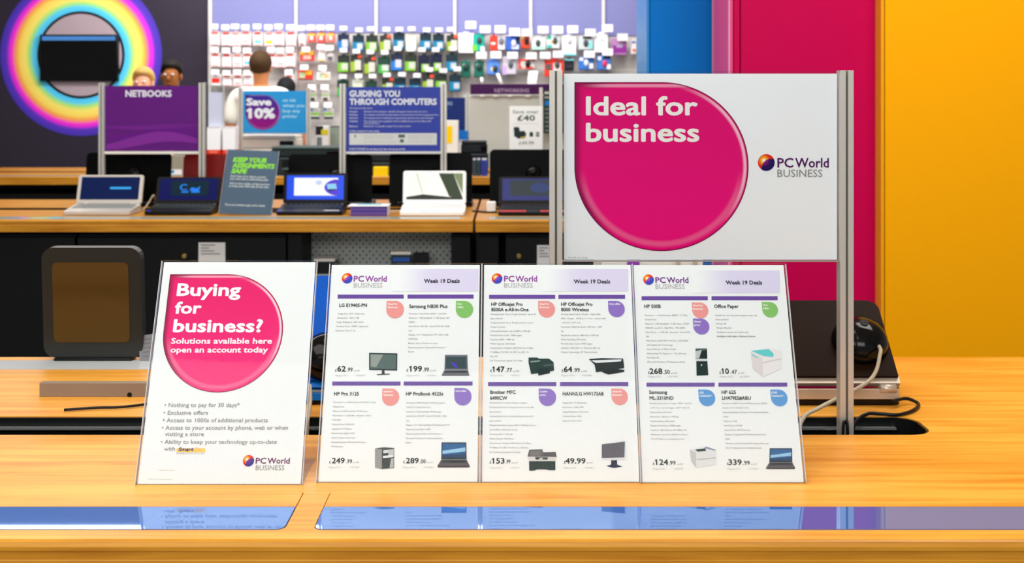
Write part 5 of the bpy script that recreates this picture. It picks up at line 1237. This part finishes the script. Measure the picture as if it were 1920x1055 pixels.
# hanging paper streamers under the mouse packs
for k, (x0, y0, x1, y1, w_) in enumerate(((903, 145, 904, 157, 5), (933, 138, 941, 158, 6), (1000, 133, 996, 165, 17))):
    t = thing('shelf_talker', ['short white paper strip hanging below the dark green packs', 'slanted white paper strip hanging over the plum fascia', 'wide curled white paper hanging left of the large red pack'][k], 'paper strip', at(x0, y0, dK-.03))
    o_ = t.location; pts = [at(x0+(x1-x0)*j/4, y0+(y1-y0)*j/4, dK-.03-.02*math.sin(j*.8))-o_ for j in range(5)]
    q = B(); kx = w_*dK/F/2
    for A_, C_ in zip(pts, pts[1:]): q.poly([A_+Vector((-kx, 0, 0)), A_+Vector((kx, 0, 0)), C_+Vector((kx, 0, 0)), C_+Vector((-kx, 0, 0))], TICK)
    for A_, C_ in zip(pts, pts[1:]): q.poly([A_+Vector((-kx, .002, 0)), A_+Vector((kx, .002, 0)), C_+Vector((kx, .002, 0)), C_+Vector((-kx, .002, 0))], TICK)
    q.build('paper', t)
    q = B(); q.box(-.004, .004, .0, .14, -.003, .003, WIRE); q.build('clip_arm', t)

# ------------------------------------------------------------------ people
def skin_mesh(name, verts, edges, radii, m, parent, root=0, extra=None):
    me = bpy.data.meshes.new(name); me.from_pydata([tuple(v) for v in verts], edges, [])
    o = bpy.data.objects.new(name, me); COL.objects.link(o)
    sk = o.modifiers.new('skin', 'SKIN'); sub = o.modifiers.new('sub', 'SUBSURF'); sub.levels = sub.render_levels = 2; sk.use_smooth_shade = True
    for i, r_ in enumerate(radii):
        rr_ = r_ if isinstance(r_, tuple) else (r_, r_); me.skin_vertices[0].data[i].radius = rr_
    me.skin_vertices[0].data[root].use_root = True
    dg = bpy.context.evaluated_depsgraph_get()
    m2 = bpy.data.meshes.new_from_object(o.evaluated_get(dg))
    bpy.data.objects.remove(o)
    if extra:
        bm = bmesh.new(); bm.from_mesh(m2); extra(bm); bm.to_mesh(m2); bm.free()
    m2.materials.clear(); m2.materials.append(m)
    for p in m2.polygons: p.use_smooth = True
    o = bpy.data.objects.new(name, m2); COL.objects.link(o); o.parent = parent
    return o

def person(label, x, y, H, rz, skin_c, hair_c, shirt_c, trouser_c, sleeve=.5, shoulder=.2):
    """standing figure of height H facing -Y before rotation; one body mesh, clothes and hair as children"""
    t = thing('person', label, 'person', (x, y, 0), rz)
    s = H/1.75; S = mat('skin_%02x%02x%02x' % skin_c, skin_c, .5)
    sh = shoulder
    V = [(0, 0, .95), (0, .0, 1.10), (0, .0, 1.28), (0, 0, 1.42), (0, .005, 1.49), (0, -.005, 1.555), (0, -.012, 1.63), (0, -.008, 1.70)]
    Rr = [(.135, .105), (.13, .10), (.15, .105), (.11, .085), (.052, .052), (.062, .07), (.072, .092), (.052, .068)]
    E_ = [(0, 1), (1, 2), (2, 3), (3, 4), (4, 5), (5, 6), (6, 7)]
    for sd in (-1, 1):
        k = len(V)
        V += [(sd*sh*.95, 0, 1.42), (sd*(sh+.035), .01, 1.15), (sd*(sh+.045), -.03, .92), (sd*(sh+.045), -.05, .84)]
        Rr += [.056, .042, .030, .028]; E_ += [(3, k), (k, k+1), (k+1, k+2), (k+2, k+3)]
        k2 = len(V)
        V += [(sd*.085, 0, .86), (sd*.09, .0, .50), (sd*.095, .02, .10), (sd*.10, -.10, .035)]
        Rr += [.085, .058, .042, .032]; E_ += [(0, k2), (k2, k2+1), (k2+1, k2+2), (k2+2, k2+3)]
        for f_ in range(5):                                   # fingers and thumb
            kk = len(V); fx = sd*(sh+.045) + (f_-1.5)*.004; fy = -.05+(f_-1.5)*.017; L = (.055, .066, .07, .06, .045)[f_]
            if f_ == 0:
                V += [(fx-sd*.012, fy-.022, .82), (fx-sd*.02, fy-.03, .785)]; Rr += [.009, .008]
            else:
                V += [(fx, fy, .80), (fx-sd*.008, fy, .80-L)]; Rr += [.009, .0075]
            E_ += [(k+3, kk), (kk, kk+1)]
    V = [tuple(c*s for c in v) for v in V]; Rr = [tuple(c*s for c in r_) if isinstance(r_, tuple) else r_*s for r_ in Rr]
    def face(bm):
        def el(c, r_): bmesh.ops.create_uvsphere(bm, u_segments=10, v_segments=8, radius=1, matrix=Matrix.Translation([q_*s for q_ in c]) @ Matrix.Diagonal([q_*s for q_ in r_] + [1]))
        el((0, -.098, 1.605), (.013, .02, .022)); el((0, -.088, 1.565), (.024, .010, .007))
        for sd in (-1, 1): el((sd*.074, .0, 1.62), (.010, .018, .030))
    skin_mesh('body', V, E_, Rr, S, t, 0, face)
    for sd in (-1, 1):
        q = B(); q.ball((sd*.03*s, -.091*s, 1.638*s), .013*s, .009*s, .009*s, mat('eye_white', (236, 234, 230), .2), 10, 8); q.ball((sd*.03*s, -.0975*s, 1.638*s), .006*s, .004*s, .006*s, mat('iris', (50, 36, 26), .2), 8, 6); q.build('eye', t)
    # hair: a cap covering crown, back and sides
    q = B(); q.ball((0, .010*s, 1.665*s), .086*s, .104*s, .098*s, mat('hair_%02x%02x%02x' % hair_c, hair_c, .7), 20, 14)
    for v in q.bm.verts:
        c = v.co/s
        if c.y < -.03 and c.z < 1.69: v.co.y = max(v.co.y, (-.03 + (1.69-c.z)*.55)*s) ; 
        if c.y < -.02 and c.z < 1.66: v.co.y = (.0)*s
    hr = q.build('hair', t)
    # shirt and sleeves
    V2 = [(0, 0, .90), (0, 0, 1.10), (0, 0, 1.28), (0, .004, 1.415), (0, .005, 1.468)]; R2 = [(.165, .125), (.158, .122), (.172, .126), (.128, .10), (.062, .062)]
    E2 = [(0, 1), (1, 2), (2, 3), (3, 4)]
    for sd in (-1, 1):
        k = len(V2); e_ = sleeve
        V2 += [(sd*sh*.97, 0, 1.415), (sd*(sh+.035*e_*1.3), .008, 1.42-.27*e_*1.2)]; R2 += [.072, .068]; E2 += [(3, k), (k, k+1)]
    skin_mesh('shirt', [tuple(c*s for c in v) for v in V2], E2, [tuple(c*s for c in r_) if isinstance(r_, tuple) else r_*s for r_ in R2], mat('shirt_%02x%02x%02x' % shirt_c, shirt_c, .8), t)
    V3 = [(0, 0, .94)]; R3 = [(.15, .115)]; E3 = []
    for sd in (-1, 1):
        k = len(V3); V3 += [(sd*.088, 0, .84), (sd*.092, 0, .5), (sd*.096, .02, .09)]; R3 += [.098, .074, .060]; E3 += [(0, k), (k, k+1), (k+1, k+2)]
    skin_mesh('trousers', [tuple(c*s for c in v) for v in V3], E3, [tuple(c*s for c in r_) if isinstance(r_, tuple) else r_*s for r_ in R3], mat('trousers_%02x%02x%02x' % trouser_c, trouser_c, .8), t)
    for sd in (-1, 1):
        q = B(); q.prism([(sd*.1*s+u*.045*s, -.05*s+v*.13*s) for u, v in ((-.8, -1), (.8, -1), (1, -.5), (.9, .9), (-.9, .9), (-1, -.5))], 0, .075*s, BLACK); q.build('shoe', t)
    return t
person('person with short brown hair and white shirt, back turned, facing the ink packs', X(489, 9.5), 9.5, 1.742, math.pi, (196, 130, 84), (66, 46, 22), (236, 236, 226), (60, 62, 70), sleeve=.75, shoulder=.20)
person('person with short fair hair, brow showing above the purple sign', X(269, 9.0), 9.0, 1.608, 0, (238, 170, 140), (196, 160, 90), (60, 66, 90), (40, 44, 60), shoulder=.16)
person('person with dark hair before the dark panel, looking out over the purple sign', X(322, 9.4), 9.4, 1.672, 0, (150, 92, 48), (26, 22, 20), (40, 40, 48), (30, 30, 36), shoulder=.19)
person('shorter person with black hair beside the person in the white shirt', X(537, 10.1), 10.1, 1.55, math.pi, (190, 130, 100), (22, 24, 26), (196, 180, 200), (50, 50, 60), shoulder=.15)
